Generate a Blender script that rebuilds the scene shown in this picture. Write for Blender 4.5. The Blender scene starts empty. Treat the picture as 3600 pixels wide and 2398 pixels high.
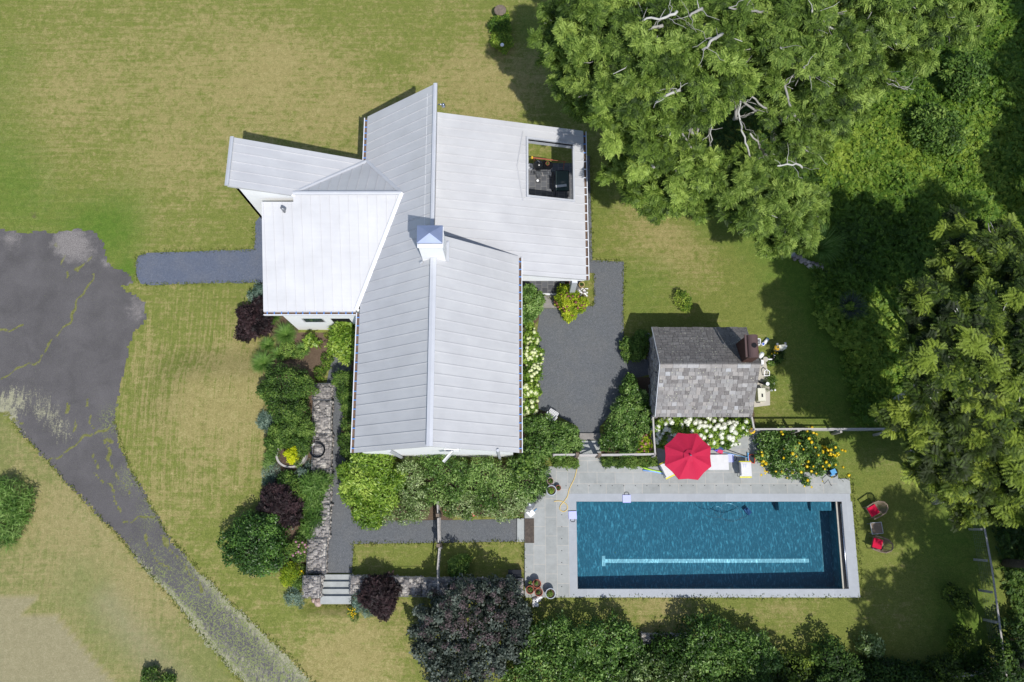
import bpy, bmesh, math, random
import numpy as np
from mathutils import Vector, Matrix
R = math.radians
random.seed(7); rng = np.random.default_rng(11)
sc = bpy.context.scene

# ------------------------------------------------------------------ camera, sky, sun, exposure
F, TILT, CH = 2900.0, R(12.2), 40.0
cam = bpy.data.cameras.new('camera'); cam_o = bpy.data.objects.new('camera', cam); sc.collection.objects.link(cam_o)
cam.sensor_width = 36; cam.lens = F/3600*36; cam.clip_end = 1500; cam.clip_start = .5
cam_o.location = (0, 0, CH); cam_o.rotation_euler = (TILT, 0, 0); sc.camera = cam_o
SX, SY = -.265, .54                       # ground shadow per metre of height
sun_dir = Vector((-SX, -SY, 1)).normalized()
elev = math.asin(sun_dir.z)
sun = bpy.data.lights.new('sun', 'SUN'); sun.energy = 3.7; sun.angle = R(.53); sun.color = (1, .975, .93)
sun_o = bpy.data.objects.new('sun', sun); sc.collection.objects.link(sun_o)
sun_o.rotation_euler = sun_dir.to_track_quat('Z', 'Y').to_euler(); sun_o.location = (10, -20, 60)
world = bpy.data.worlds.new('World'); sc.world = world; world.use_nodes = True
wn = world.node_tree; sky = wn.nodes.new('ShaderNodeTexSky'); sky.sky_type = 'NISHITA'; sky.sun_disc = False
sky.sun_elevation = elev; sky.sun_rotation = math.atan2(sun_dir.x, sun_dir.y)
bg = wn.nodes['Background']; wn.links.new(sky.outputs[0], bg.inputs[0]); bg.inputs[1].default_value = .125
sc.view_settings.view_transform = 'Standard'; sc.view_settings.look = 'None'; sc.view_settings.gamma = 1
sc.view_settings.exposure = .12
sc.cycles.max_bounces = 6; sc.cycles.transparent_max_bounces = 12

def P(px, py, z=0.0):
    """point of the place seen at photo pixel (3600x2398) when it lies at height z"""
    u = (px-1800)/F; v = -(py-1199)/F
    d = (u, math.sin(TILT)+v*math.cos(TILT), -math.cos(TILT)+v*math.sin(TILT))
    s = (CH-z)/-d[2]
    return Vector((d[0]*s, d[1]*s, z))

# ------------------------------------------------------------------ materials
def lin(c):
    if isinstance(c, str): c = [int(c[i:i+2], 16)/255 for i in (0, 2, 4)]
    return [x/12.92 if x <= .04045 else ((x+.055)/1.055)**2.4 for x in c]
class NT:
    def __init__(s, name, rough=.6, spec=.3, metal=0):
        s.m = bpy.data.materials.new(name); s.m.use_nodes = True; s.t = s.m.node_tree
        s.b = s.t.nodes['Principled BSDF']; s.b.inputs['Roughness'].default_value = rough
        s.b.inputs['Specular IOR Level'].default_value = spec; s.b.inputs['Metallic'].default_value = metal
        s.out = s.t.nodes['Material Output']
        tc = s.t.nodes.new('ShaderNodeTexCoord'); s.obj = tc.outputs['Object']
    def n(s, typ, **k):
        o = s.t.nodes.new('ShaderNode'+typ)
        for a, v in k.items(): setattr(o, a, v)
        return o
    def l(s, a, b): s.t.links.new(a, b)
    def noise(s, scale, detail=3, rough=.55, dist=0, vec=None, stretch=None):
        o = s.n('TexNoise'); o.inputs['Scale'].default_value = scale; o.inputs['Detail'].default_value = detail
        o.inputs['Roughness'].default_value = rough; o.inputs['Distortion'].default_value = dist
        v = vec or s.obj
        if stretch:
            m = s.n('Mapping'); m.inputs['Scale'].default_value = stretch[:3]
            if len(stretch) > 3: m.inputs['Rotation'].default_value = (0, 0, stretch[3])
            s.l(v, m.inputs[0]); v = m.outputs[0]
        s.l(v, o.inputs['Vector']); return o.outputs['Fac']
    def ramp(s, fac, stops):
        o = s.n('ValToRGB'); e = o.color_ramp.elements
        while len(e) < len(stops): e.new(.5)
        for i, (p, c) in enumerate(stops):
            e[i].position = p; e[i].color = (*c, 1) if len(c) == 3 else c
        s.l(fac, o.inputs[0]); return o.outputs[0]
    def mix(s, fac, a, b, mode='MIX'):
        o = s.n('MixRGB', blend_type=mode)
        for i, x in ((0, fac), (1, a), (2, b)):
            if isinstance(x, (int, float)): o.inputs[i].default_value = x
            elif isinstance(x, (list, tuple)): o.inputs[i].default_value = (*x[:3], 1)
            else: s.l(x, o.inputs[i])
        return o.outputs[0]
    def math(s, op, a, b=0, clamp=False):
        o = s.n('Math', operation=op, use_clamp=clamp)
        for i, x in ((0, a), (1, b)):
            if isinstance(x, (int, float)): o.inputs[i].default_value = x
            else: s.l(x, o.inputs[i])
        return o.outputs[0]
    def attr(s, name):
        o = s.n('Attribute'); o.attribute_name = name; return o
    def col(s, c):
        if isinstance(c, (list, tuple)): s.b.inputs['Base Color'].default_value = (*c[:3], 1)
        else: s.l(c, s.b.inputs['Base Color'])
    def bump(s, h, strength=.3, dist=.02):
        o = s.n('Bump'); o.inputs['Strength'].default_value = strength; o.inputs['Distance'].default_value = dist
        s.l(h, o.inputs['Height']); s.l(o.outputs[0], s.b.inputs['Normal'])

def paint(name, c, rough=.5, spec=.4, metal=0, var=.12, scale=6):
    t = NT(name, rough, spec, metal); c = lin(c)
    f = t.noise(scale, 4); t.col(t.ramp(f, [(.25, [x*(1-var) for x in c]), (.75, [min(1, x*(1+var)) for x in c])]))
    return t.m
def foliage(name, dark, mid, light, tr=.3, rough=.5, spec=.35):
    t = NT(name, rough, spec); d, m, l = lin(dark), lin(mid), lin(light)
    c = t.ramp(t.attr('v').outputs['Fac'], [(0, d), (.5, m), (1, l)]); t.col(c)
    tl = t.n('BsdfTranslucent'); t.l(t.mix(.5, c, [min(1, m[0]*1.5), min(1, m[1]*1.5), m[2]*.6]), tl.inputs[0])
    mx = t.n('MixShader'); mx.inputs[0].default_value = tr
    t.l(t.b.outputs[0], mx.inputs[1]); t.l(tl.outputs[0], mx.inputs[2]); t.l(mx.outputs[0], t.out.inputs[0]); return t.m

M = {}
def mk_ground():
    t = NT('lawn_and_meadow', .9, .1); z = t.attr('zone').outputs['Color']
    sep = t.n('SeparateColor'); t.l(z, sep.inputs[0]); dry, lush, dirt = sep.outputs
    fine = t.math('ADD', t.math('MULTIPLY', t.noise(18, 5, .85), .62), t.math('MULTIPLY', t.noise(4.2, 6, .8, .8), .38)); mid = t.noise(2.2, 6, .7, .6); big = t.noise(.35, 4, .6, .4)
    streak = t.noise(1.7, 6, .75, .4, stretch=(.22, 3.2, 1, R(4)))
    g = t.ramp(fine, [(.3, lin('4a5629')), (.5, lin('707839')), (.7, lin('979655'))])
    d = t.ramp(fine, [(.3, lin('67603c')), (.5, lin('938957')), (.7, lin('bfb283'))])
    lu = t.ramp(fine, [(.3, lin('3b501f')), (.5, lin('58722b')), (.7, lin('7a903c'))])
    a = t.math('ADD', t.math('MULTIPLY', mid, .8), t.math('ADD', t.math('MULTIPLY', big, .4), t.math('MULTIPLY', streak, .8)))
    fm = t.noise(5.5, 5, .8, 1.0); a = t.math('ADD', a, t.math('MULTIPLY', fm, .95))
    st2 = t.noise(2.4, 4, .7, .35, stretch=(3.4, .13, 1, R(9))); a = t.math('ADD', a, t.math('MULTIPLY', t.math('SUBTRACT', st2, .5), t.math('MULTIPLY', t.attr('zone').outputs['Alpha'], 1.35)))
    a = t.math('ADD', a, t.math('SUBTRACT', t.math('MULTIPLY', dry, .85), 1.70))
    a = t.math('MULTIPLY', a, 3.6, True)
    c = t.mix(a, g, d)
    lf = t.math('MULTIPLY', t.math('SUBTRACT', t.math('ADD', t.math('MULTIPLY', mid, .7), lush), .55), 2.2, True)
    c = t.mix(lf, c, lu)
    so = t.ramp(fine, [(.3, lin('4a3d33')), (.7, lin('7a6857'))])
    df = t.math('MULTIPLY', t.math('SUBTRACT', t.math('ADD', t.math('MULTIPLY', mid, .6), dirt), .75), 4, True)
    c = t.mix(t.math('MULTIPLY', t.attr('hay').outputs['Fac'], .8), c, t.ramp(fine, [(.3, lin('77725a')), (.5, lin('918a6e')), (.7, lin('aea78c'))])); c = t.mix(df, c, so); t.col(c)
    t.bump(t.noise(22, 4, .8), .55, .05); return t.m
def gravel(name, a, b, c, tan=.0, spk=55):
    t = NT(name, .85, .2)
    v = t.n('TexVoronoi'); v.inputs['Scale'].default_value = spk; t.l(t.obj, v.inputs['Vector'])
    f = t.math('ADD', t.math('MULTIPLY', v.outputs['Color'], .55), t.math('MULTIPLY', t.noise(9, 5, .8), .45))
    col = t.ramp(f, [(.2, lin(a)), (.5, lin(b)), (.8, lin(c))])
    w = t.noise(.9, 4, .6)
    col = t.mix(t.math('MULTIPLY', t.math('SUBTRACT', w, .45), .5, True), col, lin('8a8478'))
    if tan: 
        e = t.math('GREATER_THAN', t.noise(26, 3, .7), .68); col = t.mix(t.math('MULTIPLY', e, tan), col, lin('a39b7c'))
    t.col(col); t.bump(v.outputs['Distance'], .5, .02); return t.m
def mk_asphalt():
    t = NT('cracked_asphalt', .9, .15)
    base = t.ramp(t.noise(.8, 6, .6, .5), [(.3, lin('4d4b4c')), (.7, lin('646162'))])
    sp = t.noise(40, 2, .8); base = t.mix(.35, base, t.ramp(sp, [(.35, lin('3d3b3b')), (.7, lin('7f7b79'))]))
    gr = t.ramp(t.noise(3, 7, .85), [(.3, lin('74745f')), (.7, lin('b0ac90'))])
    gn = t.ramp(t.noise(20, 4, .8), [(.3, lin('5f6b3c')), (.7, lin('8f9368'))])
    w = t.attr('wear').outputs['Color']; sep = t.n('SeparateColor'); t.l(w, sep.inputs[0])
    n1 = t.math('ADD', t.math('MULTIPLY', t.noise(2.6, 9, .85, .8, stretch=(1.7, .42, 1, R(-40))), .65), t.math('MULTIPLY', t.noise(11, 4, .8), .35))
    n1 = t.math('ADD', t.math('MULTIPLY', n1, 2.2), -.6); a = t.math('MULTIPLY', t.math('SUBTRACT', t.math('ADD', n1, sep.outputs[0]), .88), 6, True)
    c = t.mix(a, base, gr)
    vo = t.n('TexVoronoi', feature='DISTANCE_TO_EDGE'); vo.inputs['Scale'].default_value = 5.2
    wv = t.n('MixRGB', blend_type='ADD'); wv.inputs[0].default_value = .55; t.l(t.obj, wv.inputs[1])
    nz = t.n('TexNoise'); nz.inputs['Scale'].default_value = 5; t.l(t.obj, nz.inputs['Vector']); t.l(nz.outputs['Color'], wv.inputs[2]); t.l(wv.outputs[0], vo.inputs['Vector'])
    cr = t.math('LESS_THAN', vo.outputs['Distance'], t.math('MULTIPLY', t.math('SUBTRACT', sep.outputs[1], .15), t.math('MULTIPLY', t.noise(1.3, 3), .22)))
    c = t.mix(cr, c, gn)
    ck = t.math('MULTIPLY', t.math('SUBTRACT', t.math('ADD', t.noise(9, 6, .9, .5), t.math('MULTIPLY', t.attr('wear').outputs['Alpha'], .62)), .86), 12, True)
    c = t.mix(ck, c, t.ramp(t.noise(6, 5, .9), [(.3, lin('4a4e28')), (.5, lin('6e7040')), (.7, lin('8c8660'))]))
    st = t.math('MULTIPLY', t.math('SUBTRACT', t.math('ADD', t.math('MULTIPLY', t.noise(2.6, 6, .8, .5), .8), sep.outputs[2]), .72), 4, True)
    c = t.mix(st, c, t.ramp(t.noise(24, 4, .9), [(.36, lin('5d5956')), (.5, lin('7d7875')), (.66, lin('a09a97'))]))
    t.col(c); t.bump(sp, .3, .01); return t.m
def slabs(name, w, h, rot=0, off=(0, 0), c1='919492', c2='a4a6a4', mort='bdb5aa', ms=.012, var=.35, offset=.5):
    t = NT(name, .7, .3); m = t.n('Mapping'); m.inputs['Location'].default_value = (off[0], off[1], 0); m.inputs['Rotation'].default_value = (0, 0, rot)
    t.l(t.obj, m.inputs[0]); b = t.n('TexBrick'); b.offset = offset; t.l(m.outputs[0], b.inputs['Vector'])
    b.inputs['Scale'].default_value = 1; b.inputs['Brick Width'].default_value = w; b.inputs['Row Height'].default_value = h
    b.inputs['Mortar Size'].default_value = ms; b.inputs['Mortar Smooth'].default_value = .3
    b.inputs['Color1'].default_value = (*lin(c1), 1); b.inputs['Color2'].default_value = (*lin(c2), 1); b.inputs['Mortar'].default_value = (*lin(mort), 1)
    n = t.noise(2.5, 6, .7); c = t.mix(var, b.outputs['Color'], t.ramp(n, [(.3, [x*.75 for x in lin(c1)]), (.7, [min(1, x*1.2) for x in lin(c2)])]))
    t.col(c); t.bump(t.noise(30, 4), .15, .01); return t.m
def mk_roof():
    t = NT('galvanised_standing_seam_metal', .55, .25, .05)
    n = t.noise(.7, 5, .6, .3); s = t.noise(1.2, 4, .6, .2, stretch=(.5, 6, 1))
    c = t.ramp(t.math('ADD', t.math('MULTIPLY', n, .72), t.math('MULTIPLY', s, .28)), [(.3, lin('bababc')), (.5, lin('c2c2c4')), (.7, lin('cacacb'))])
    t.col(c); t.l(t.ramp(n, [(.3, (.42,)*3), (.7, (.58,)*3)]), t.b.inputs['Roughness']); t.bump(t.noise(1.1, 3), .08, .03); return t.m
def mk_slate():
    t = NT('weathered_roof_slates', .75, .3)
    v = t.attr('v').outputs['Fac']; c = t.ramp(v, [(0, lin('56524f')), (.3, lin('75716e')), (.6, lin('949391')), (.85, lin('9f9993')), (1, lin('b3b6b9'))])
    w = t.math('MULTIPLY', t.math('SUBTRACT', t.noise(1.0, 5, .65, .3), .42), 3.2, True); c = t.mix(t.math('MULTIPLY', w, .6), c, lin('5f5a58'))
    li = t.n('TexVoronoi'); li.inputs['Scale'].default_value = 7; t.l(t.obj, li.inputs['Vector'])
    sp = t.math('MULTIPLY', t.math('LESS_THAN', li.outputs['Distance'], .17), t.math('GREATER_THAN', t.noise(1.3, 3), .5)); c = t.mix(sp, c, lin('b9baa2'))
    c = t.mix(.3, c, t.ramp(t.noise(12, 5, .8), [(.3, lin('5a5557')), (.7, lin('b0aead'))])); t.col(c); t.bump(t.noise(18, 4), .3, .02); return t.m
def mk_water():
    m = bpy.data.materials.new('pool_water'); m.use_nodes = True; n = m.node_tree; nd = n.nodes; nd.remove(nd['Principled BSDF'])
    out = nd['Material Output']; tc = nd.new('ShaderNodeTexCoord')
    def N(t): return nd.new('ShaderNode'+t)
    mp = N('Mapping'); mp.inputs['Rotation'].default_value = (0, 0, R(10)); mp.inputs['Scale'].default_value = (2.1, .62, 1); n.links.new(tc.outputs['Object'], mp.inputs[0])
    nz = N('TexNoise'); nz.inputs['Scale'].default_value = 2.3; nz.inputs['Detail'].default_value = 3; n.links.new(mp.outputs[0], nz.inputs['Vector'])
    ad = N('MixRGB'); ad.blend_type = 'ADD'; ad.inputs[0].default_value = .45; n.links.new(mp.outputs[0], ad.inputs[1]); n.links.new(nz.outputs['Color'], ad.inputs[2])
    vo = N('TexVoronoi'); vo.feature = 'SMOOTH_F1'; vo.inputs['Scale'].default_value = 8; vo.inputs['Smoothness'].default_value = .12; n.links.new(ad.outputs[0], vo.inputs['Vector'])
    rp = N('ValToRGB'); e = rp.color_ramp.elements; e[0].position = .25; e[0].color = (.82, .83, .84, 1); e[1].position = .84; e[1].color = (1.5, 1.45, 1.4, 1)  # bright caustic lines put into the water's transmission colour
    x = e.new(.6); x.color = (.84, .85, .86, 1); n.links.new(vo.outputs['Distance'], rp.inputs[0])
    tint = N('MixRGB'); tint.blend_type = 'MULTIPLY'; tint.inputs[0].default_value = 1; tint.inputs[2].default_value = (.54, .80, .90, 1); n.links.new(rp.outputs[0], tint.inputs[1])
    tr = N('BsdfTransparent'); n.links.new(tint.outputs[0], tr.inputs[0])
    gl = N('BsdfGlossy'); gl.inputs['Roughness'].default_value = .08; gl.inputs[0].default_value = (1, 1, 1, 1)
    n2 = N('TexNoise'); n2.inputs['Scale'].default_value = 9; n2.inputs['Detail'].default_value = 4; n.links.new(mp.outputs[0], n2.inputs['Vector'])
    bp = N('Bump'); bp.inputs['Strength'].default_value = .9; bp.inputs['Distance'].default_value = .03; n.links.new(n2.outputs['Fac'], bp.inputs['Height']); n.links.new(bp.outputs[0], gl.inputs['Normal'])
    fr = N('Fresnel'); fr.inputs[0].default_value = 1.33; n.links.new(bp.outputs[0], fr.inputs['Normal'])
    mx = N('MixShader'); n.links.new(fr.outputs[0], mx.inputs[0]); n.links.new(tr.outputs[0], mx.inputs[1]); n.links.new(gl.outputs[0], mx.inputs[2]); n.links.new(mx.outputs[0], out.inputs[0])
    return m
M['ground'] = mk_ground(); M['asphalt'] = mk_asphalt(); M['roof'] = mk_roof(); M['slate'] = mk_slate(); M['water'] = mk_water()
M['gravel'] = gravel('dark_blue_gravel', '4c4e52', '626568', '828487', .35, 75)
M['gravel_entry'] = gravel('blue_grey_gravel', '474d5b', '5d6474', '7c838f', .8, 75)
M['deck_n'] = slabs('bluestone_rows', .86, .545, 0, (.25, -.02))
M['deck_w'] = slabs('bluestone_columns', .86, .545, R(90), (.1, .07))
M['coping'] = slabs('pale_bluestone_coping', 1.9, 3, 0, (.3, .5), 'a0a4a9', 'aaaeb3', 'b6b8ba', .006, .2)
M['tile'] = slabs('dark_slate_tiles', .30, .30, R(90), (0, 0), '45464a', '66676b', '8a8884', .012, .3, .5)
M['concrete'] = paint('worn_concrete', '8b8783', .8, .2, 0, .25, 3)
M['step'] = paint('bluestone_treads', 'a3a6a4', .7, .3, 0, .12, 4)
M['white'] = paint('white_render', 'f7f7f7', .7, .3, 0, .03, 2)
M['trim'] = paint('white_painted_trim', 'e4e5e8', .45, .5, 0, .04)
M['zinc'] = paint('grey_zinc_flashing', 'c0c2c7', .5, .4, .1, .05, 2)
M['cap'] = paint('blue_grey_chimney_metal', '8b97b3', .35, .5, .4, .12, 2)
M['debris'] = paint('brown_leaf_litter', '6f5c50', .9, .1, 0, .35, 9)
M['bracket'] = paint('blue_gutter_bracket', '5f8fd0', .5, .4)
M['glass'] = NT('dark_window_glass', .08, .6).m; M['glass'].node_tree.nodes['Principled BSDF'].inputs['Base Color'].default_value = (.05, .08, .08, 1)
M['black'] = paint('black_enamel', '16181c', .25, .5); M['dark'] = paint('dark_opening', '1c1c20', .8, .2)
M['wood'] = paint('silvered_timber', 'a9a49f', .8, .2, 0, .25, 12); M['wood_d'] = paint('weathered_brown_timber', '74685c', .8, .2, 0, .3, 10)
M['whitewood'] = paint('whitewashed_timber', 'b4b0ac', .7, .3, 0, .12, 8)
M['red'] = paint('crimson_canvas', 'ba2445', .75, .25, 0, .05, 3); M['redcush'] = paint('red_cushion_fabric', 'c4153c', .8, .2)
M['plastic'] = paint('white_plastic', 'eeeeef', .35, .5); M['cream'] = paint('cream_metal', 'd8d6c4', .5, .4)
M['cushion'] = paint('white_lounger_fabric', 'd6d5d6', .85, .2, 0, .06); M['yellow'] = paint('yellow_tube', 'd8d030', .5, .4)
M['lav'] = paint('lavender_blue_board', 'b9bdee', .5, .4, 0, .04); M['blue'] = paint('blue_plastic', '2f59c0', .4, .5); M['ltblue'] = paint('light_blue_plastic', '5b9fd0', .4, .5)
M['navy'] = paint('navy_vinyl', '40537f', .45, .5); M['pink'] = paint('pink_plastic', 'd23a66', .5, .4); M['purple'] = paint('violet_plastic', '6a58c0', .5, .4)
M['lime'] = paint('lime_foam', 'b8e24c', .7, .2); M['skyfoam'] = paint('blue_foam', '8eb3ee', .7, .2); M['orange'] = paint('orange_frame', 'd9512c', .5, .4)
M['net'] = paint('dark_netting', '3a3f42', .9, .1); M['hose'] = paint('yellow_garden_hose', 'd8bc72', .5, .4); M['hose_y'] = paint('bright_yellow_hose', 'e0b42c', .5, .4)
M['terra'] = paint('terracotta', 'a5604c', .8, .2); M['terra_l'] = paint('pale_clay', 'b9a49c', .8, .2); M['potgrey'] = paint('pale_grey_planter', 'b4bcc6', .6, .3); M['clay_y'] = paint('yellow_clay', 'd9bf86', .8, .2)
M['soil'] = paint('brown_soil', '55463c', .95, .1, 0, .35, 12); M['wicker'] = paint('brown_wicker', '80705f', .7, .3, 0, .2, 14)
M['steel'] = paint('steel', 'a8adb8', .25, .5, .9); M['graym'] = paint('grey_metal', '8a8d92', .4, .5, .5)
M['stone'] = None
def mk_stone(name, a, b, c, d):
    t = NT(name, .85, .2); col = t.ramp(t.attr('v').outputs['Fac'], [(0, lin(a)), (.4, lin(b)), (.75, lin(c)), (1, lin(d))])
    t.col(t.mix(.35, col, t.ramp(t.noise(9, 5, .8), [(.3, lin(a)), (.7, lin(d))]))); t.bump(t.noise(14, 4), .4, .03); return t.m
M['stone'] = mk_stone('field_stone', '5f5a5a', '837d7b', 'a8a29d', 'd6cfc4'); M['rubble'] = mk_stone('rubble_wall', '6d6663', '8a8380', 'a09b98', 'b9b4ae')
M['bark'] = mk_stone('pale_lichened_bark', '75716b', '9a968e', 'b5b2aa', 'd0cfc8'); M['bark_d'] = mk_stone('dark_bark', '3a332c', '4d453c', '665d52', '857c70')
M['basin'] = paint('pool_plaster', '57808c', .8, .2, 0, .06, 1.5); M['lane'] = paint('white_lane_tiles', 'dfe8e6', .7, .2, 0, .05)
M['rust'] = paint('rusty_brown_clay_flue', '5a4745', .7, .3, 0, .15, 2); M['brick'] = paint('red_brick', '4c3630', .85, .2, 0, .3, 10)
M['stucco'] = paint('cream_stucco', 'b8b2a6', .85, .2, 0, .12, 4)
fol = dict(
 locust=('2a3e14', '647f2f', 'a4bb5a'), locust2=('2e4315', '6c8732', 'aec55e'), walnut=('22310e', '435a18', '8ca03a'), sumac=('2c3a10', '52681e', '9aaa40'),
 holly=('1f3616', '3c5e24', '6c9240'), hedge=('2a4414', '5d8036', '9cb866'), olive=('34481a', '738c4c', 'bccc92'), limeleaf=('46661a', '7c9c34', 'b2c85a'),
 green=('2a4214', '52722a', '86a04a'), barberry=('1a1314', '312426', '523d3f'), smoke=('222b24', '424e43', '6f786e'), blue=('3e5549', '6c8577', '9fb39f'),
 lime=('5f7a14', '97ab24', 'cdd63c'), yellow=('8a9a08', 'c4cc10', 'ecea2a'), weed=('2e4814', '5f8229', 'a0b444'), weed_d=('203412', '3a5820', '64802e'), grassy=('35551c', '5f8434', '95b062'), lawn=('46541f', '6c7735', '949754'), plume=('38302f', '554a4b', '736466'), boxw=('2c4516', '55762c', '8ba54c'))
for k, v in fol.items(): M['f_'+k] = foliage('foliage_'+k, *v, rough=.42 if k in ('hedge', 'olive', 'holly', 'limeleaf') else .6)

# ------------------------------------------------------------------ object helpers
COL = sc.collection
def tag(o, label=None, cat=None, group=None, kind=None):
    if label: o['label'] = label
    if cat: o['category'] = cat
    if group: o['group'] = group
    if kind: o['kind'] = kind
    return o
def thing(name, label, cat, loc=(0, 0, 0), rz=0, group=None):
    o = bpy.data.objects.new(name, None); o.empty_display_size = .2; COL.objects.link(o); o.location = loc; o.rotation_euler = (0, 0, rz)
    return tag(o, label, cat, group)
class MB:
    def __init__(s): s.v = []; s.f = []; s.mi = []; s.a = []
    def add(s, vs, fs, mi=0, a=None):
        b = len(s.v); s.v += [tuple(x) for x in vs]
        for f in fs: s.f.append([b+i for i in f]); s.mi.append(mi); s.a.append(random.random() if a is None else a)
    def box(s, c, d, mi=0, rot=0, M4=None, bev=0):
        x, y, z = d[0]/2, d[1]/2, d[2]/2
        vs = [Vector((i*x, j*y, k*z)) for i in (-1, 1) for j in (-1, 1) for k in (-1, 1)]
        m = M4 or Matrix.Rotation(rot, 4, 'Z'); vs = [m @ p + Vector(c) for p in vs]
        s.add(vs, [(0, 1, 3, 2), (4, 6, 7, 5), (0, 4, 5, 1), (2, 3, 7, 6), (0, 2, 6, 4), (1, 5, 7, 3)], mi)
    def prism(s, poly, z0, z1, mi=0, cap=True):
        n = len(poly); A = [(p[0], p[1], p[2] if len(p) > 2 and z0 is None else z0) for p in poly]; 
        B = [(p[0], p[1], (p[2] if len(p) > 2 else 0)+z1 if z0 is None else z1) for p in poly]
        fs = [(i, (i+1) % n, n+(i+1) % n, n+i) for i in range(n)]
        if cap: fs += [tuple(range(n))[::-1], tuple(range(n, 2*n))]
        s.add(A+B, fs, mi)
    def tube(s, pts, r, n=8, mi=0, closed=False, caps=True):
        pts = [Vector(p) for p in pts]; m = len(pts); rs = r if isinstance(r, (list, tuple)) else [r]*m; vs = []
        for i, p in enumerate(pts):
            a = pts[(i-1) % m] if closed or i else p; b = pts[(i+1) % m] if closed or i < m-1 else p
            d = (b-a).normalized(); u = d.cross(Vector((0, 0, 1)) if abs(d.z) < .9 else Vector((1, 0, 0))).normalized(); w = d.cross(u)
            for k in range(n): t = 2*math.pi*k/n; vs.append(p+(u*math.cos(t)+w*math.sin(t))*rs[i])
        fs = []
        for i in range(m if closed else m-1):
            j = (i+1) % m
            for k in range(n): fs.append((i*n+k, i*n+(k+1) % n, j*n+(k+1) % n, j*n+k))
        if not closed and caps: fs += [tuple(range(n)), tuple(range((m-1)*n, m*n))[::-1]]
        s.add(vs, fs, mi, random.random())
    def lathe(s, prof, c=(0, 0, 0), n=20, mi=0):
        vs = []; m = len(prof)
        for r, z in prof:
            for k in range(n): t = 2*math.pi*k/n; vs.append((c[0]+r*math.cos(t), c[1]+r*math.sin(t), c[2]+z))
        s.add(vs, [(i*n+k, i*n+(k+1) % n, (i+1)*n+(k+1) % n, (i+1)*n+k) for i in range(m-1) for k in range(n)], mi)
    def rock(s, c, r, mi=0, seg=6):
        vs = []; n = seg; rg = 4; a = random.random(); ph = random.random()*6
        for i in range(rg+1):
            th = math.pi*i/rg
            for k in range(n):
                t = 2*math.pi*k/n+ph; q = 1+random.uniform(-.22, .22)
                vs.append((c[0]+r[0]*q*math.sin(th)*math.cos(t), c[1]+r[1]*q*math.sin(th)*math.sin(t), c[2]+r[2]*q*math.cos(th)))
        s.add(vs, [(i*n+k, i*n+(k+1) % n, (i+1)*n+(k+1) % n, (i+1)*n+k) for i in range(rg) for k in range(n)], mi, a)
    def build(s, name, mats, parent=None, smooth=False, loc=None):
        me = bpy.data.meshes.new(name); me.from_pydata(s.v, [], s.f)
        for m in (mats if isinstance(mats, (list, tuple)) else [mats]): me.materials.append(M[m] if isinstance(m, str) else m)
        me.polygons.foreach_set('material_index', s.mi)
        if smooth: me.polygons.foreach_set('use_smooth', [True]*len(s.f))
        at = me.attributes.new('v', 'FLOAT', 'FACE'); at.data.foreach_set('value', s.a)
        bm = bmesh.new(); bm.from_mesh(me); bmesh.ops.recalc_face_normals(bm, faces=bm.faces); bm.to_mesh(me); bm.free()
        o = bpy.data.objects.new(name, me); COL.objects.link(o); o.parent = parent
        if loc is not None: o.location = loc
        return o
def one(name, label, cat, mb, mats, group=None, smooth=False, loc=None):
    return tag(mb.build(name, mats, None, smooth, loc), label, cat, group)
def struct(o): o['kind'] = 'structure'; return o
def clone(root, loc, rz=None, label=None, parent=None):
    c = root.copy(); COL.objects.link(c); c.location = loc
    if rz is not None: c.rotation_euler = (0, 0, rz)
    if label: c['label'] = label
    if parent is not None: c.parent = parent
    for ch in list(root.children):
        d = ch.copy(); COL.objects.link(d); d.parent = c
        for g in list(ch.children): e = g.copy(); COL.objects.link(e); e.parent = d
    return c
def pip(x, y, poly):
    """vectorised point in polygon"""
    x = np.asarray(x); y = np.asarray(y); ins = np.zeros(x.shape, bool); n = len(poly)
    for i in range(n):
        x1, y1 = poly[i][:2]; x2, y2 = poly[(i+1) % n][:2]
        if y1 == y2: continue
        c = ((y1 > y) != (y2 > y)) & (x < (x2-x1)*(y-y1)/(y2-y1)+x1); ins ^= c
    return ins
def dist_poly(x, y, pts, closed=False):
    d = np.full(np.shape(x), 1e9); n = len(pts)
    for i in range(n if closed else n-1):
        ax, ay = pts[i][:2]; bx, by = pts[(i+1) % n][:2]; L = (bx-ax)**2+(by-ay)**2+1e-9
        t = np.clip(((x-ax)*(bx-ax)+(y-ay)*(by-ay))/L, 0, 1); d = np.minimum(d, np.hypot(x-ax-t*(bx-ax), y-ay-t*(by-ay)))
    return d
def sm(x): x = np.clip(x, 0, 1); return x*x*(3-2*x)
def ragged(poly, amp, step=.35):
    out = []; n = len(poly)
    for i in range(n):
        a = Vector(poly[i][:2]); b = Vector(poly[(i+1) % n][:2]); k = max(1, int((b-a).length/step)); nn = Vector((-(b-a).y, (b-a).x)).normalized()
        for j in range(k): out.append(a.lerp(b, j/k)+nn*random.uniform(-amp, amp)*(1 if j else .4))
    return out
PX = lambda pts, z=0: [P(x, y, z) for x, y in pts]

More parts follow.
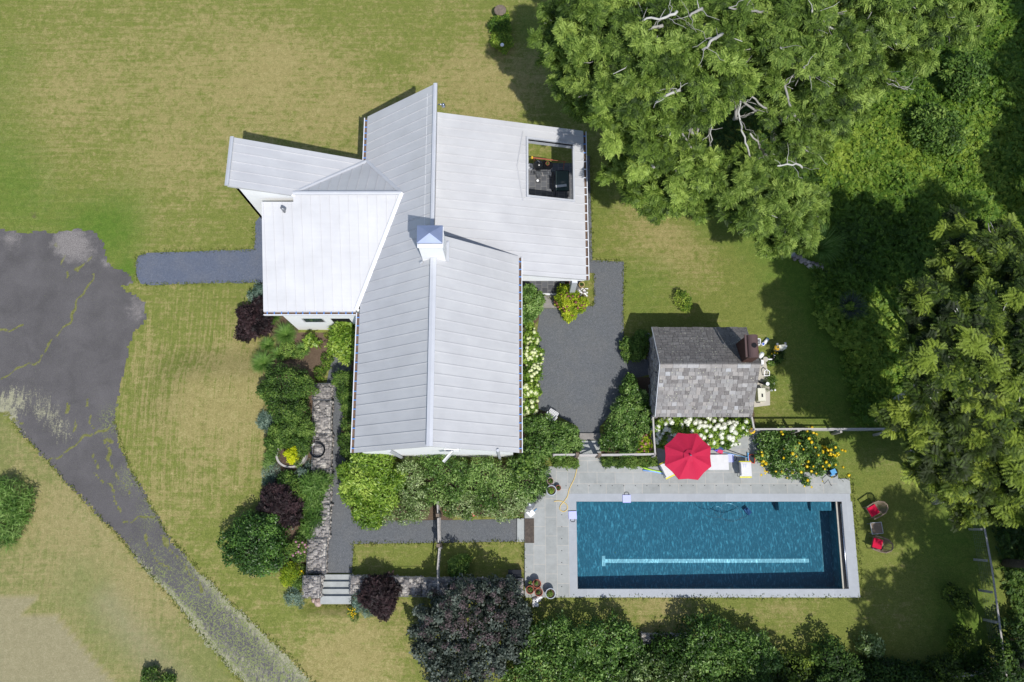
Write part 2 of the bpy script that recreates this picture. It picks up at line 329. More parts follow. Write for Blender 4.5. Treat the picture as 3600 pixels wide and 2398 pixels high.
# ------------------------------------------------------------------ ground height and ground sheets
drive_px = [(-700, 760), (0, 800), (70, 822), (130, 812), (205, 818), (270, 805), (340, 820), (372, 880), (380, 930), (450, 960), (470, 990), (440, 1005), (400, 1000), (470, 1035), (515, 1070), (512, 1120), (470, 1170), (440, 1270), (415, 1400), (408, 1500), (425, 1580), (465, 1660), (520, 1760), (590, 1880), (680, 1990), (790, 2100), (900, 2200), (1010, 2300), (1130, 2420), (1300, 2600),
            (1050, 2600), (870, 2420), (760, 2300), (640, 2150), (520, 2010), (430, 1900), (330, 1790), (230, 1690), (130, 1580), (40, 1480), (0, 1450), (-700, 1100)]
drive = PX(drive_px)
drive_e = PX(drive_px[14:30])
DZ = .22
def hz(x, y):
    x = np.asarray(x, float); y = np.asarray(y, float)
    d = dist_poly(x, y, drive_e); inside = pip(x, y, [tuple(p)[:2] for p in drive])
    east = x > np.interp(-y, [-40, -12, -8, -1.5, 3, 7, 30], [-19, -19, -19.3, -18.6, -15.5, -10, 5])
    west = .6*sm((d-.3)/3.5)*sm((8.6-y)/2.2)*(~inside)*east
    plat = np.where(x > -8.5, np.interp(x, [-8.5, -4, .4, 60], [.6, .5, DZ-.05, DZ-.05]), west)
    plat = plat*np.where(x < 0, sm((d-.3)/3.5), 1)
    z = np.where(x < -9.45, west, 0)
    z = np.where((y < -3.05), np.where(x < -8.5, west, plat), z)
    z = np.where((x > .55) & (y >= -3.05), (DZ-.05)*sm((5.6-y)/1.3), z)
    z = np.where((x > .55) & (x < 7) & (y > 3.9), 0, z)
    z = np.where((x > -9.85) & (x < -7.35) & (y > -4.15), 0, z)
    return z
def hz1(x, y): return float(hz(np.array([x]), np.array([y]))[0])

xs = np.concatenate([[-400, -200, -100, -60, -45], np.arange(-34, 34.01, .28), [45, 60, 100, 200, 400]])
ys = np.concatenate([[-400, -200, -100, -50, -25], np.arange(-14, 34.01, .28), [45, 60, 100, 200, 400]])
GX, GY = np.meshgrid(xs, ys); GZ = hz(GX, GY)
nx, ny = len(xs), len(ys)
idx = np.arange(nx*ny).reshape(ny, nx)
quads = np.stack([idx[:-1, :-1], idx[:-1, 1:], idx[1:, 1:], idx[1:, :-1]], -1).reshape(-1, 4)
cx = ((GX[:-1, :-1]+GX[1:, 1:])/2).ravel(); cy = ((GY[:-1, :-1]+GY[1:, 1:])/2).ravel()
quads = quads[~((cx > .95) & (cx < 15.95) & (cy > -3.38) & (cy < 1.7))]
me = bpy.data.meshes.new('ground'); me.vertices.add(nx*ny); me.vertices.foreach_set('co', np.stack([GX, GY, GZ], -1).ravel())
me.loops.add(quads.size); me.loops.foreach_set('vertex_index', quads.ravel()); me.polygons.add(len(quads))
me.polygons.foreach_set('loop_start', np.arange(len(quads))*4); me.update(calc_edges=True)
me.polygons.foreach_set('use_smooth', [True]*len(quads))
X, Y = GX.ravel(), GY.ravel()
def blob(px, py, r, z=0): p = P(px, py, z); return sm(1-np.hypot(X-p.x, Y-p.y)/r)
dry = np.full(X.shape, .28)
for b in ((600, 330, 9, .25), (300, 120, 8, .15), (150, 350, 6, .2), (1050, 300, 7, .4), (860, 240, 5, .25), (1250, 450, 5, .3), (1650, 320, 5, .45), (1750, 250, 4, .3), (600, 620, 5, .25), (620, 1400, 5, .35), (830, 1500, 4.5, .5), (850, 1350, 4, .35), (880, 1220, 3, .2), (300, 1950, 6, .4), (450, 2150, 5, .45), (150, 1800, 5, .35),
          (620, 1800, 3, .25), (720, 2150, 2, .4), (1300, 2280, 4, .45), (1150, 2350, 4, .4), (2310, 800, 3, .35), (2420, 920, 3.5, .35), (2200, 640, 2.5, .25), (3070, 1600, 2.5, .3), (2350, 2130, 3.5, .45), (2750, 2130, 3, .4), (3150, 2120, 2.5, .25), (2700, 1230, 2, .2), (2750, 1400, 2, .3)):
    dry += blob(*b[:3])*b[3]*.55
mea = pip(X, Y, [tuple(p)[:2] for p in PX([(-900, 1400), (0, 1460), (130, 1590), (330, 1800), (520, 2020), (760, 2310), (1000, 2650), (-900, 2700)])]); dry -= mea*.02
hay = pip(X, Y, [tuple(p)[:2] for p in PX([(-900, 2120), (60, 2090), (120, 2095), (115, 2120), (60, 2150), (200, 2160), (260, 2230), (330, 2330), (420, 2420), (560, 2700), (-900, 2700)])]); dry += hay*.42
lush = np.full(X.shape, .02)
for b in ((0, 500, 5, .3), (30, 200, 4, .25), (1050, 90, 6, .12), (500, 560, 4, .15), (1150, 520, 3, .1), (2000, 760, 3, .2), (100, 750, 5, .35), (380, 820, 3.5, .3), (420, 790, 4, .2), (290, 2060, 3.5, .3), (400, 2260, 3, .25), (450, 960, 1.2, .4), (1850, 100, 3, .3), (2250, 1000, 4, .3), (2150, 650, 3, .3), (2500, 700, 4, .25), (3050, 1580, 4, .12), (3380, 2200, 3, .35), (1400, 1960, 3, .2), (3000, 600, 10, .5), (3300, 500, 10, .6), (3300, 900, 9, .6), (2950, 900, 6, .4), (3000, 1300, 6, .35), (3350, 1900, 4, .3)):
    lush += blob(*b[:3])*b[3]*1.25
east_l = sm((X-6)/6); lush += .14*east_l; dry -= .14*east_l
dirt = np.zeros(X.shape)
bed = [[(900, 985), (1010, 985), (1060, 1165), (1260, 1165), (1250, 1270), (1165, 1290), (1120, 1345), (1120, 2000), (1060, 2030), (1000, 2010), (860, 1960), (860, 1850), (940, 1760), (960, 1600), (955, 1400), (950, 1280), (980, 1190), (900, 1160), (890, 1080)],
       [(1190, 1260), (1262, 1260), (1240, 1620), (1950, 1640), (1950, 1745), (1838, 1820), (1238, 1835), (1190, 1600)], [(1830, 960), (1905, 1010), (1910, 1090), (1885, 1130), (1890, 1300), (1905, 1440), (2050, 1530), (2050, 1600), (1830, 1600)],
       [(2115, 1525), (2160, 1420), (2220, 1320), (2300, 1330), (2300, 1600), (2115, 1600)], [(2290, 1440), (2660, 1440), (2660, 1560), (2500, 1600), (2300, 1600)], [(2670, 1520), (2820, 1530), (2850, 1600), (2820, 1640), (2700, 1640)]]
for b in bed: dirt = np.maximum(dirt, pip(X, Y, [tuple(p)[:2] for p in PX(b)])*1.0)
for b in ((1040, 560, 0, 0), (2820, 560, 4, .35), (2700, 640, 3, .4), (2600, 480, 5, .35), (2450, 330, 5, .3), (3080, 690, 1.6, .5), (120, 755, 1.0, .55), (990, 2240, 1, .2), (880, 1600, 2, .12)):
    if b[2]: dirt = np.maximum(dirt, blob(*b[:3])*b[3])
ca = me.color_attributes.new('zone', 'FLOAT_COLOR', 'POINT')
ca.data.foreach_set('color', np.stack([np.clip(dry, 0, 1), np.clip(lush, 0, 1), dirt, np.clip(blob(700, 1350, 8)*2.2+mea*.5, 0, 1)], -1).ravel())
ha = me.attributes.new('hay', 'FLOAT', 'POINT'); ha.data.foreach_set('value', np.clip(hay*1.0+mea*.25*(1-hay)+.5*mea*np.clip(1-dist_poly(X, Y, PX([(380, 2120), (620, 2420), (700, 2600)]))/1.2, 0, 1), 0, 1).astype('f')); me.materials.append(M['ground']); g = bpy.data.objects.new('ground', me); COL.objects.link(g); struct(g)

def sheet(name, poly, z, mat, rag=0, kind='structure', thick=0):
    pts = ragged(poly, rag) if rag else [Vector(p[:2]) for p in poly]
    bm = bmesh.new(); vs = [bm.verts.new((p.x, p.y, z)) for p in pts]; bm.faces.new(vs)
    bmesh.ops.triangulate(bm, faces=bm.faces[:])
    if thick:
        r = bmesh.ops.extrude_face_region(bm, geom=bm.faces[:]); bmesh.ops.translate(bm, vec=(0, 0, -thick), verts=[e for e in r['geom'] if isinstance(e, bmesh.types.BMVert)])
    bmesh.ops.recalc_face_normals(bm, faces=bm.faces)
    me = bpy.data.meshes.new(name); bm.to_mesh(me); bm.free(); me.materials.append(M[mat]); o = bpy.data.objects.new(name, me); COL.objects.link(o)
    if kind: o['kind'] = kind
    return o
# driveway: a fine grid so that wear can vary
dx = np.arange(-36, -6, .12); dy = np.arange(-12, 16, .12); A, B = np.meshgrid(dx, dy)
dpoly = [tuple(p) for p in ragged(drive, .09, .3)]
ctr = pip(A+.06, B+.06, dpoly)
ii = np.arange(A.size).reshape(A.shape); ok = ctr[:-1, :-1]
q = np.stack([ii[:-1, :-1], ii[:-1, 1:], ii[1:, 1:], ii[1:, :-1]], -1)[ok]
used, inv = np.unique(q.ravel(), return_inverse=True); jx = rng.uniform(-.04, .04, A.size)[used]; jy = rng.uniform(-.04, .04, A.size)[used]
ax, ay = A.ravel()[used]+jx, B.ravel()[used]+jy
me = bpy.data.meshes.new('driveway'); me.vertices.add(len(used)); me.vertices.foreach_set('co', np.stack([ax, ay, np.full(ax.shape, .006)+np.maximum(0, hz(ax, ay))], -1).ravel())
me.loops.add(inv.size); me.loops.foreach_set('vertex_index', inv); me.polygons.add(len(q)); me.polygons.foreach_set('loop_start', np.arange(len(q))*4); me.update(calc_edges=True)
X, Y = ax, ay
mossw = .02+.36*blob(90, 1400, 2.2)+.3*blob(10, 1430, 1.6)+.34*blob(230, 1530, 1.4)+.34*blob(180, 1460, 1.4)+.2*blob(400, 1780, .8); crack = .16+0*X
lower = sm((-(Y)-.0)/4.5); de = dist_poly(X, Y, drive_e); dw = dist_poly(X, Y, drive[-11:-1]); mossw = mossw+lower*(.22+.22*np.exp(-(de/.75)**2)+.2*np.exp(-(dw/.35)**2)+.12*np.exp(-((de-1.5)/.22)**2))+.12*sm((-(Y)-5)/2.5); crack = crack+.75*lower
for (x0, y0, r, k) in ((400, 1480, 1.1, .5), (470, 1680, 1.2, .5), (540, 1800, 1.2, .4)): crack = crack+k*blob(x0, y0, r)
ckm = 0*X
for seg in ([(0, 1440), (60, 1480), (95, 1500)], [(320, 1460), (330, 1500)], [(300, 1440), (305, 1415)], [(270, 1465), (268, 1520)], [(225, 1410), (240, 1445)], [(360, 1530), (385, 1610), (400, 1660), (450, 1730)], [(375, 1540), (395, 1570)], [(340, 1660), (355, 1690)], [(330, 1590), (350, 1640)], [(500, 1880), (540, 1940), (600, 2010)], [(560, 1870), (640, 1980), (720, 2080)], [(160, 1640), (250, 1570), (340, 1515), (400, 1500)], [(0, 1330), (120, 1270), (190, 1200), (240, 1130), (275, 1060), (330, 960)], [(430, 1830), (560, 1820)], [(0, 1160), (70, 1150)], [(235, 985), (225, 900), (190, 850)], [(270, 950), (330, 900)], [(370, 1700), (430, 1800)]):
    wX = X+.10*np.sin(Y*3.1)+.06*np.sin(Y*7.7+X*2); wY = Y+.10*np.sin(X*3.7)+.05*np.sin(X*8.3+1); ckm = np.maximum(ckm, np.clip(1.25-dist_poly(wX, wY, PX(seg))/.10, 0, 1))
ed = dist_poly(X, Y, drive, True); mossw = mossw+.3*np.clip(1-ed/.35, 0, 1)*sm((9-Y)/3)
gst = .0+.5*blob(290, 880, 2.1)+.48*blob(225, 845, 1.5)+.5*blob(490, 1080, 1.8)+.45*blob(40, 840, 1.6)+.4*blob(380, 930, .7)+.4*blob(460, 1000, .5)+.25*blob(90, 920, .8)
ca = me.color_attributes.new('wear', 'FLOAT_COLOR', 'POINT'); ca.data.foreach_set('color', np.stack([mossw, crack, gst, ckm], -1).ravel())
me.materials.append(M['asphalt']); o = bpy.data.objects.new('driveway', me); COL.objects.link(o); struct(o)

sheet('entry_path', PX([(478, 925), (486, 900), (520, 889), (700, 884), (893, 877), (898, 780), (915, 760), (960, 780), (960, 993), (700, 997), (530, 1004), (495, 998), (480, 970)]), .010, 'gravel_entry', .03)
sheet('side_path', PX([(1166, 1255), (1240, 1250), (1200, 1500), (1195, 1560), (1222, 1640), (1232, 1790), (1245, 1832), (1600, 1828), (1818, 1823), (1818, 1905), (1243, 1912), (1238, 2016), (1110, 2016), (1125, 1800), (1140, 1550), (1145, 1360)]), .010, 'gravel', .015)
sheet('courtyard_path', PX([(2040, 548), (2074, 548), (2077, 700), (2082, 915), (2193, 920), (2191, 1060), (2192, 1180), (2205, 1262), (2300, 1262), (2300, 1315), (2222, 1330), (2195, 1400), (2160, 1440), (2108, 1500), (2108, 1523), (2030, 1523), (2030, 1500), (1960, 1462), (1895, 1440), (1890, 1300), (1885, 1180), (1900, 1085), (2030, 1080), (2088, 1075), (2088, 960), (2040, 960)]), .010, 'gravel', .02)
for nm, poly in (('terrace_floor', [P(1835, 575), P(2046, 575), P(2046, 1034), P(1835, 1034)]),): sheet(nm, poly, .045, 'tile', 0, thick=.04)
o = MB(); o.prism([p for p in PX([(1880, 1083), (1962, 1083), (1960, 1039), (1880, 1039)])], 0, .03); struct(o.build('concrete_landing', 'concrete'))
o = MB(); o.prism([p for p in PX([(1880, 1038), (1956, 1038), (1956, 1032.5), (1880, 1032.5)])], 0, .06); struct(o.build('terrace_threshold', 'trim'))

# ------------------------------------------------------------------ pool and deck
PXL, PXR, PYN, PYS = 3.06, 15.33, .83, -3.16            # pool basin, world metres at deck height
k = (CH-DZ)/CH
PXL, PXR, PYN, PYS = PXL*k, 15.50*k, .83*k, -3.17*k
DL, DR, DS = .585, 16.1, -3.53
nfar = P(2500, 1640, DZ).y
def slab(name, rects, mat, z=DZ, t=.3):
    b = MB()
    for x0, y0, x1, y1 in rects: b.prism([(x0, y0), (x1, y0), (x1, y1), (x0, y1)], z-t, z)
    return struct(b.build(name, mat))
cw = .37
slab('pool_deck_north', [(PXL-cw, PYN+cw, P(2800, 1700, DZ).x, nfar), (P(2030, 1600, DZ).x, nfar, P(2115, 1600, DZ).x, P(2100, 1602, DZ).y), (P(2310, 1600, DZ).x, nfar, P(2680, 1600, DZ).x, P(2500, 1505, DZ).y), (P(2800, 1700, DZ).x, PYN+cw, P(2948, 1700, DZ).x, P(2900, 1660, DZ).y)], 'deck_n')
slab('pool_deck_west', [(DL+.01, DS, PXL-cw, P(1850, 1735, DZ).y), (P(1920, 1740, DZ).x, P(1850, 1735, DZ).y, PXL-cw, nfar)], 'deck_w')
slab('pool_coping', [(PXL-cw, PYN, PXR+.62, PYN+cw-.002), (PXL-cw, DS, PXL, PYN), (PXL, DS, PXR, PYS), (PXR, DS, DR, PYN)], 'coping', DZ+.003)
slab('deck_corner_slab', [(P(2944, 1700, DZ).x+.006, PYN+cw+.003, DR-.02, P(2960, 1683, DZ).y)], 'step', DZ+.001)
def depth(x): return -(.70+.38*(x-PXL)/(PXR-PXL))
b = MB(); N_ = 12; xx = [PXL+(PXR-PXL)*i/N_ for i in range(N_+1)]
for i in range(N_):
    a, c = xx[i], xx[i+1]
    b.add([(a, PYS, depth(a)), (c, PYS, depth(c)), (c, PYN, depth(c)), (a, PYN, depth(a))], [(0, 1, 2, 3)])
    for yy in (PYS, PYN): b.add([(a, yy, depth(a)), (c, yy, depth(c)), (c, yy, DZ-.31), (a, yy, DZ-.31)], [(0, 1, 2, 3)])
for x_ in (PXL, PXR): b.add([(x_, PYS, depth(x_)), (x_, PYN, depth(x_)), (x_, PYN, DZ-.31), (x_, PYS, DZ-.31)], [(0, 1, 2, 3)])
b.prism([(PXL+.002, PYN-.45), (PXL+.5, PYN-.45), (PXL+.8, PYN-.002), (PXL+.002, PYN-.002)], depth(PXL), -.25)
b.prism([(PXR-2.6, PYN-.40), (PXR-.002, PYN-.40), (PXR-.002, PYN-.002), (PXR-2.6, PYN-.002)], depth(PXR-2), -.42)
b.prism([(PXR-1.15, PYN-.42), (PXR-.15, PYN-.42), (PXR-.15, PYN-.004), (PXR-1.15, PYN-.004)], -.44, -.16)
pool = b.build('pool_basin', 'basin'); struct(pool)
b = MB(); y0 = P(2400, 1972, -.85).y
def strip(x0, x1, ya, yb):
    n = 10
    for i in range(n):
        a, c = x0+(x1-x0)*i/n, x0+(x1-x0)*(i+1)/n
        b.add([(a, ya, depth(a)+.006), (c, ya, depth(c)+.006), (c, yb, depth(c)+.006), (a, yb, depth(a)+.006)], [(0, 1, 2, 3)])
xa = P(2128, 1973, -.75).x; xb = P(2845, 1970, -1.0).x
strip(xa, xb, y0-.09, y0+.09); strip(xa-.16, xa-.002, y0-.24, y0+.24); lane = b.build('lane_line', 'lane', pool)
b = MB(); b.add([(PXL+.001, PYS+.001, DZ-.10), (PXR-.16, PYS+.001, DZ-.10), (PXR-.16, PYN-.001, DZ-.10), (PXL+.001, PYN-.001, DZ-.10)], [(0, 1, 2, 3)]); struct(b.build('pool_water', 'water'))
# cover track and roller at the right-hand end
t = thing('pool_cover_roller', 'long steel tube in a slot along the right-hand end of the pool', 'cover roller', (PXR+.12, (PYN+PYS)/2, DZ))
b = MB(); b.box((-.17, 0, -.04), (.065, PYN-PYS-.01, .05)); b.build('edge_bar', 'stucco', t)
b = MB(); b.box((-.03, 0, .006), (.2, PYN-PYS-.01, .012)); b.build('slot', 'black', t)
b = MB(); b.tube([(-.0, (PYS-PYN)/2+.1, .06), (-.0, (PYN-PYS)/2-.1, .06)], .04, 12); b.build('tube', 'steel', t, True)
# deck bolts
b0 = None
for row in ([(1990+x*40.6, 1708-.1*x) for x in range(24)], [(1975, 1810+y*42) for y in range(7)]):
    for x, y in row:
        p = P(x, y, DZ)
        if b0 is None:
            mb = MB(); mb.lathe([(0, .008), (.018, .008), (.022, 0)], n=8); b0 = mb.build('deck_anchor', 'dark'); b0.location = (p.x, p.y, DZ+.002); tag(b0, 'small dark anchor cap set in the pool deck paving', 'deck cap', 'row of anchor caps in the pool deck')
        else: c = b0.copy(); COL.objects.link(c); c.location = (p.x, p.y, DZ+.002)

# ------------------------------------------------------------------ steps
b = MB()
ST = [(2020, 2045, .15), (2045, 2071, .30), (2071, 2096, .45), (2096, 2124, .60)]
for i, (ya, yb, z) in enumerate(ST):
    a = P(1130-i*1, ya, z); c = P(1235, ya, z); d = P(1235, yb, z)
    b.prism([(a.x, d.y-(.02 if i < 3 else 0)), (c.x, d.y-(.02 if i < 3 else 0)), (c.x, a.y), (a.x, a.y)], 0, z)
one('garden_steps', 'flight of four wide bluestone steps between two gabions', 'steps', b, 'step')
b = MB(); p = P(2037, 1523, .1); q_ = P(2111, 1550, .1); b.prism([(p.x, q_.y), (q_.x, q_.y), (q_.x, p.y), (p.x, p.y)], 0, .11, 0)
r_ = P(2111, 1600, .2); b.prism([(p.x, r_.y), (q_.x, r_.y), (q_.x, q_.y-.003), (p.x, q_.y-.003)], 0, .215, 1)
one('gate_steps', 'two low stone steps below the pool gate', 'steps', b, ['concrete', 'step'])
b = MB(); p = P(1818, 1823, .1); q_ = P(1842, 1905, .1); b.prism([(p.x, q_.y), (DL, q_.y), (DL, p.y), (p.x, p.y)], 0, .12); one('path_end_step', 'pale stone step at the end of the gravel path beside the dark mat', 'step', b, 'step')
b = MB(); p = P(1845, 1823, DZ); q_ = P(1878, 1909, DZ); b.box(((p.x+q_.x)/2, (p.y+q_.y)/2, DZ+.012), (q_.x-p.x, p.y-q_.y, .016))
for i in range(22): b.box(((p.x+q_.x)/2, q_.y+(p.y-q_.y)*(i+.5)/22, DZ+.024), (q_.x-p.x-.02, .022, .008), 1)
t = tag(b.build('door_mat', ['wood_d', 'black']), 'dark ribbed mat on the deck beside the pale step', 'mat')

exec_parts = True
# ------------------------------------------------------------------ the white house
house = thing('house', 'white modern house with folded grey standing seam metal roofs and a square chimney', 'house', (0, 0, 0))
def plane_of(a, b, c):
    a, b, c = Vector(a), Vector(b), Vector(c); n = (b-a).cross(c-a).normalized()
    if n.z < 0: n = -n
    return a, n
def roof(name, polys, seam_dir, spacing, parent, off=.0, th=.14, rib=.026, start=.2, mat='roof', over=0):
    """polys: list of planar 3D polygons forming one roof plane; ribs are the standing seams"""
    b = MB(); a, n = plane_of(*polys[0][:3]); sd = Vector((*seam_dir, 0)); sd.z = -(n.x*sd.x+n.y*sd.y)/n.z; sd.normalize(); pd = n.cross(sd).normalized()
    for pl in polys:
        pl = [Vector(p) for p in pl]; m = len(pl)
        b.add([p for p in pl]+[p-Vector((0, 0, th)) for p in pl], [tuple(range(m)), tuple(range(m, 2*m))[::-1]]+[(i, m+i, m+(i+1) % m, (i+1) % m) for i in range(m)])
        pr = [((p-a).dot(sd), (p-a).dot(pd)) for p in pl]; lo = min(q[1] for q in pr); hi = max(q[1] for q in pr)
        t = math.floor((lo-start)/spacing)*spacing+start
        while t < hi:
            if t > lo+.03 and t < hi-.03:
                xs_ = []
                for i in range(m):
                    (x1, y1), (x2, y2) = pr[i], pr[(i+1) % m]
                    if (y1 > t) != (y2 > t): xs_.append(x1+(x2-x1)*(t-y1)/(y2-y1))
                xs_.sort()
                for j in range(0, len(xs_)-1, 2):
                    p0 = a+sd*(xs_[j]+.02)+pd*t; p1 = a+sd*(xs_[j+1]-.02)+pd*t; w = pd*rib/2; h = n*.028
                    b.add([p0-w, p0+w, p1+w, p1-w, p0-w*.7+h, p0+w*.7+h, p1+w*.7+h, p1-w*.7+h], [(0, 1, 5, 4), (1, 2, 6, 5), (2, 3, 7, 6), (3, 0, 4, 7), (4, 5, 6, 7)])
            t += spacing
    return b.build(name, mat, parent)
def flash(pts, w, parent, name='flashing', mat='zinc', lift=.055, ups=None):
    b = MB()
    for p, q in zip(pts[:-1], pts[1:]):
        p, q = Vector(p), Vector(q); d = (q-p).normalized(); s = d.cross(Vector((0, 0, 1))).normalized()*w/2; u = Vector((0, 0, lift))
        b.add([p-s-u*.3, p+s-u*.3, q+s-u*.3, q-s-u*.3, p-s+u*.8, p+s+u*.8, q+s+u*.8, q-s+u*.8, p+u*1.25, q+u*1.25], [(4, 8, 9, 7), (8, 5, 6, 9), (0, 4, 7, 3), (1, 2, 6, 5), (0, 1, 5, 8, 4), (3, 7, 9, 6, 2)])
    return b.build(name, mat, parent)
WX, WZ, RX, RZ, EX = -6.85, 4.0, -3.27, 7.1, .30
YS, YN, YE = 2.83, 18.68, 11.75
kW = (RZ-WZ)/(RX-WX)
roof('roof', [[(WX, YS, WZ), (RX, YS, RZ), (RX, YN, RZ), (WX, YN, WZ)]], (1, 0), .46, house)
roof('roof', [[(RX+.001, YS, RZ), (RX+.001, YE, RZ), (EX, YE, WZ), (EX, YS, WZ)]], (1, 0), .46, house)
ez = lambda x: 3.0+.275*(3.45-x)
def onE(px, py):
    z = 3.5
    for _ in range(8): p = P(px, py, z); z = ez(p.x)
    return P(px, py, z)
hA, hB, hC, hD = onE(1857, 490), onE(2012, 509), onE(2016, 704), onE(1858, 688)
hx0, hx1, hy0, hy1 = (hA.x+hD.x)/2, (hB.x+hC.x)/2, (hC.y+hD.y)/2, (hA.y+hB.y)/2
ex0, ex1, ey0, ey1 = -3.46, 3.45, 10.93, 18.44
E_ = lambda x, y, dz=0: (x, y, ez(x)+dz)
roof('roof', [[E_(ex0, ey0), E_(hx0, ey0), E_(hx0, ey1), E_(ex0, ey1)], [E_(hx1, ey0), E_(ex1, ey0), E_(ex1, ey1), E_(hx1, ey1)], [E_(hx0, ey0), E_(hx1, ey0), E_(hx1, hy0), E_(hx0, hy0)], [E_(hx0, hy1), E_(hx1, hy1), E_(hx1, ey1), E_(hx0, ey1)]], (1, 0), .44, house)
# roof opening over the terrace with its curb
b = MB(); w = .09
for (x0, y0, x1, y1) in ((hx0-w, hy0-w, hx1+w, hy0), (hx0-w, hy1, hx1+w, hy1+w), (hx0-w, hy0, hx0, hy1), (hx1, hy0, hx1+w, hy1)):
    b.add([(x0, y0, ez(x0)-.42), (x1, y0, ez(x1)-.42), (x1, y1, ez(x1)-.42), (x0, y1, ez(x0)-.42), E_(x0, y0, .10), E_(x1, y0, .10), E_(x1, y1, .10), E_(x0, y1, .10)], [(0, 1, 2, 3), (4, 5, 6, 7), (0, 1, 5, 4), (1, 2, 6, 5), (2, 3, 7, 6), (3, 0, 4, 7)])
b.build('opening_frame', 'zinc', house)
flash([E_(hx0-.25, hy0-.3, .01), E_(hx0-.52, (hy0+hy1)/2, .01), E_(hx0-.25, hy1+.35, .01)], .06, house, mat='roof', lift=.03)
# south-west wing
s_ = lambda y: 3.8+.388*(y-9.2)
roof('roof', [[(-11.25, 9.2, 3.8), (-7.08, 9.2, 3.8), (-4.87, 14.1, 5.702), (-9.69, 14.1, 5.702), (-9.69, 13.76, s_(13.76)), (-11.1, 13.76, s_(13.76))]], (0, 1), .42, house, th=.12)
R1, D1, C1 = Vector((-9.69, 14.1, 5.70)), Vector((-4.87, 14.1, 5.70)), P(1291, 567, 4.0)
roof('roof', [[tuple(R1), tuple(D1), tuple(C1)]], (0, 1), .42, house, th=.05)
nz_ = lambda x, y: 3.96+.436*(-6.80-x)+.24*(16.44-y)
B1 = (-12.2, 13.95); A1 = (-12.33, 16.47)
roof('roof', [[(C1.x, 16.44, 3.96), (*A1, nz_(*A1)), (*B1, nz_(*B1)), (-9.75, 13.97, nz_(-9.75, 13.97)), (-9.69, 14.1, nz_(-9.69, 14.1))]], (1, 0), .48, house, th=.14)
up = lambda p, d=.03: (p[0], p[1], p[2]+d)
flash([(RX, YS, RZ+.02), (RX, 10.65, RZ+.02)], .26, house); flash([(RX-.09, 11.5, RZ-.07), (RX-.09, YN, RZ-.07)], .16, house)
flash([up(R1, .05), up(D1, .05)], .16, house); flash([up(R1), up(C1)], .14, house); flash([up(C1, .05), up(D1)], .17, house); flash([up(D1, .06), (-7.04, 9.25, 3.88)], .17, house, mat='trim')
flash([(*A1, nz_(*A1)+.02), (*B1, nz_(*B1)+.02)], .16, house)
# walls
def wall(pts, name='wall', mat='white'):
    b = MB()
    for (x0, y0, za, x1, y1, zb) in pts:
        d = Vector((x1-x0, y1-y0, 0)).normalized(); n = Vector((-d.y, d.x, 0))*.12
        b.add([(x0, y0, 0), (x1, y1, 0), (x1, y1, zb), (x0, y0, za), (x0+n.x, y0+n.y, 0), (x1+n.x, y1+n.y, 0), (x1+n.x, y1+n.y, zb), (x0+n.x, y0+n.y, za)], [(0, 1, 2, 3), (4, 5, 6, 7), (0, 1, 5, 4), (1, 2, 6, 5), (2, 3, 7, 6), (3, 0, 4, 7)])
    return b.build(name, mat, house)
t_ = .15
b = MB(); b.add([(WX+.15, YS+.10, 0), (EX-.25, YS+.10, 0), (EX-.25, YS+.10, WZ+.05), (RX, YS+.10, RZ-.16), (WX+.15, YS+.10, WZ-.02), (WX+.15, YS+.22, 0), (EX-.25, YS+.22, 0), (EX-.25, YS+.22, WZ+.05), (RX, YS+.22, RZ-.16), (WX+.15, YS+.22, WZ-.02)], [(0, 1, 2, 3, 4), (5, 6, 7, 8, 9), (0, 1, 6, 5), (1, 2, 7, 6), (4, 0, 5, 9)]); b.build('wall', 'white', house)
b = MB(); b.add([(WX+.15, YN-.15, 0), (RX-.35, YN-.15, 0), (RX-.35, YN-.15, RZ-.46), (WX+.15, YN-.15, WZ-.02), (WX+.15, YN-.27, 0), (RX-.35, YN-.27, 0), (RX-.35, YN-.27, RZ-.46), (WX+.15, YN-.27, WZ-.02)], [(0, 1, 2, 3), (4, 5, 6, 7), (1, 2, 6, 5), (0, 3, 7, 4)]); b.build('wall', 'white', house)
wall([(WX+.2, 9.35, WZ-.1, WX+.2, YS+.22, WZ-.1)]); wall([(WX+.2, YN-.3, WZ-.1, WX+.2, 16.4, WZ-.1)]); wall([(EX-.27, YS+.22, WZ-.1, EX-.27, 10.9, WZ-.1)])
wall([(RX-.35, YE, 6.7, RX-.35, YN-.3, 6.7)])
wall([(ex0+.2, ey1-.2, ez(-3)-.2, .35, ey1-.2, ez(.35)-.2)]); b = MB(); b.add([(.36, ey1-.2, 3.25), (1.6, ey1-.2, 3.3), (1.6, ey1-.2, ez(1.6)-.15), (.36, ey1-.2, ez(.36)-.15), (.36, ey1-.1, 3.25), (1.6, ey1-.1, 3.3), (1.6, ey1-.1, ez(1.6)-.15), (.36, ey1-.1, ez(.36)-.15)], [(0, 1, 2, 3), (4, 5, 6, 7), (0, 1, 5, 4), (1, 2, 6, 5), (0, 3, 7, 4)]); b.build('gable_panel', 'white', house); wall([(.35, ey1-.3, ez(.35)-.2, .35, 11.05, ez(.35)-.2)])
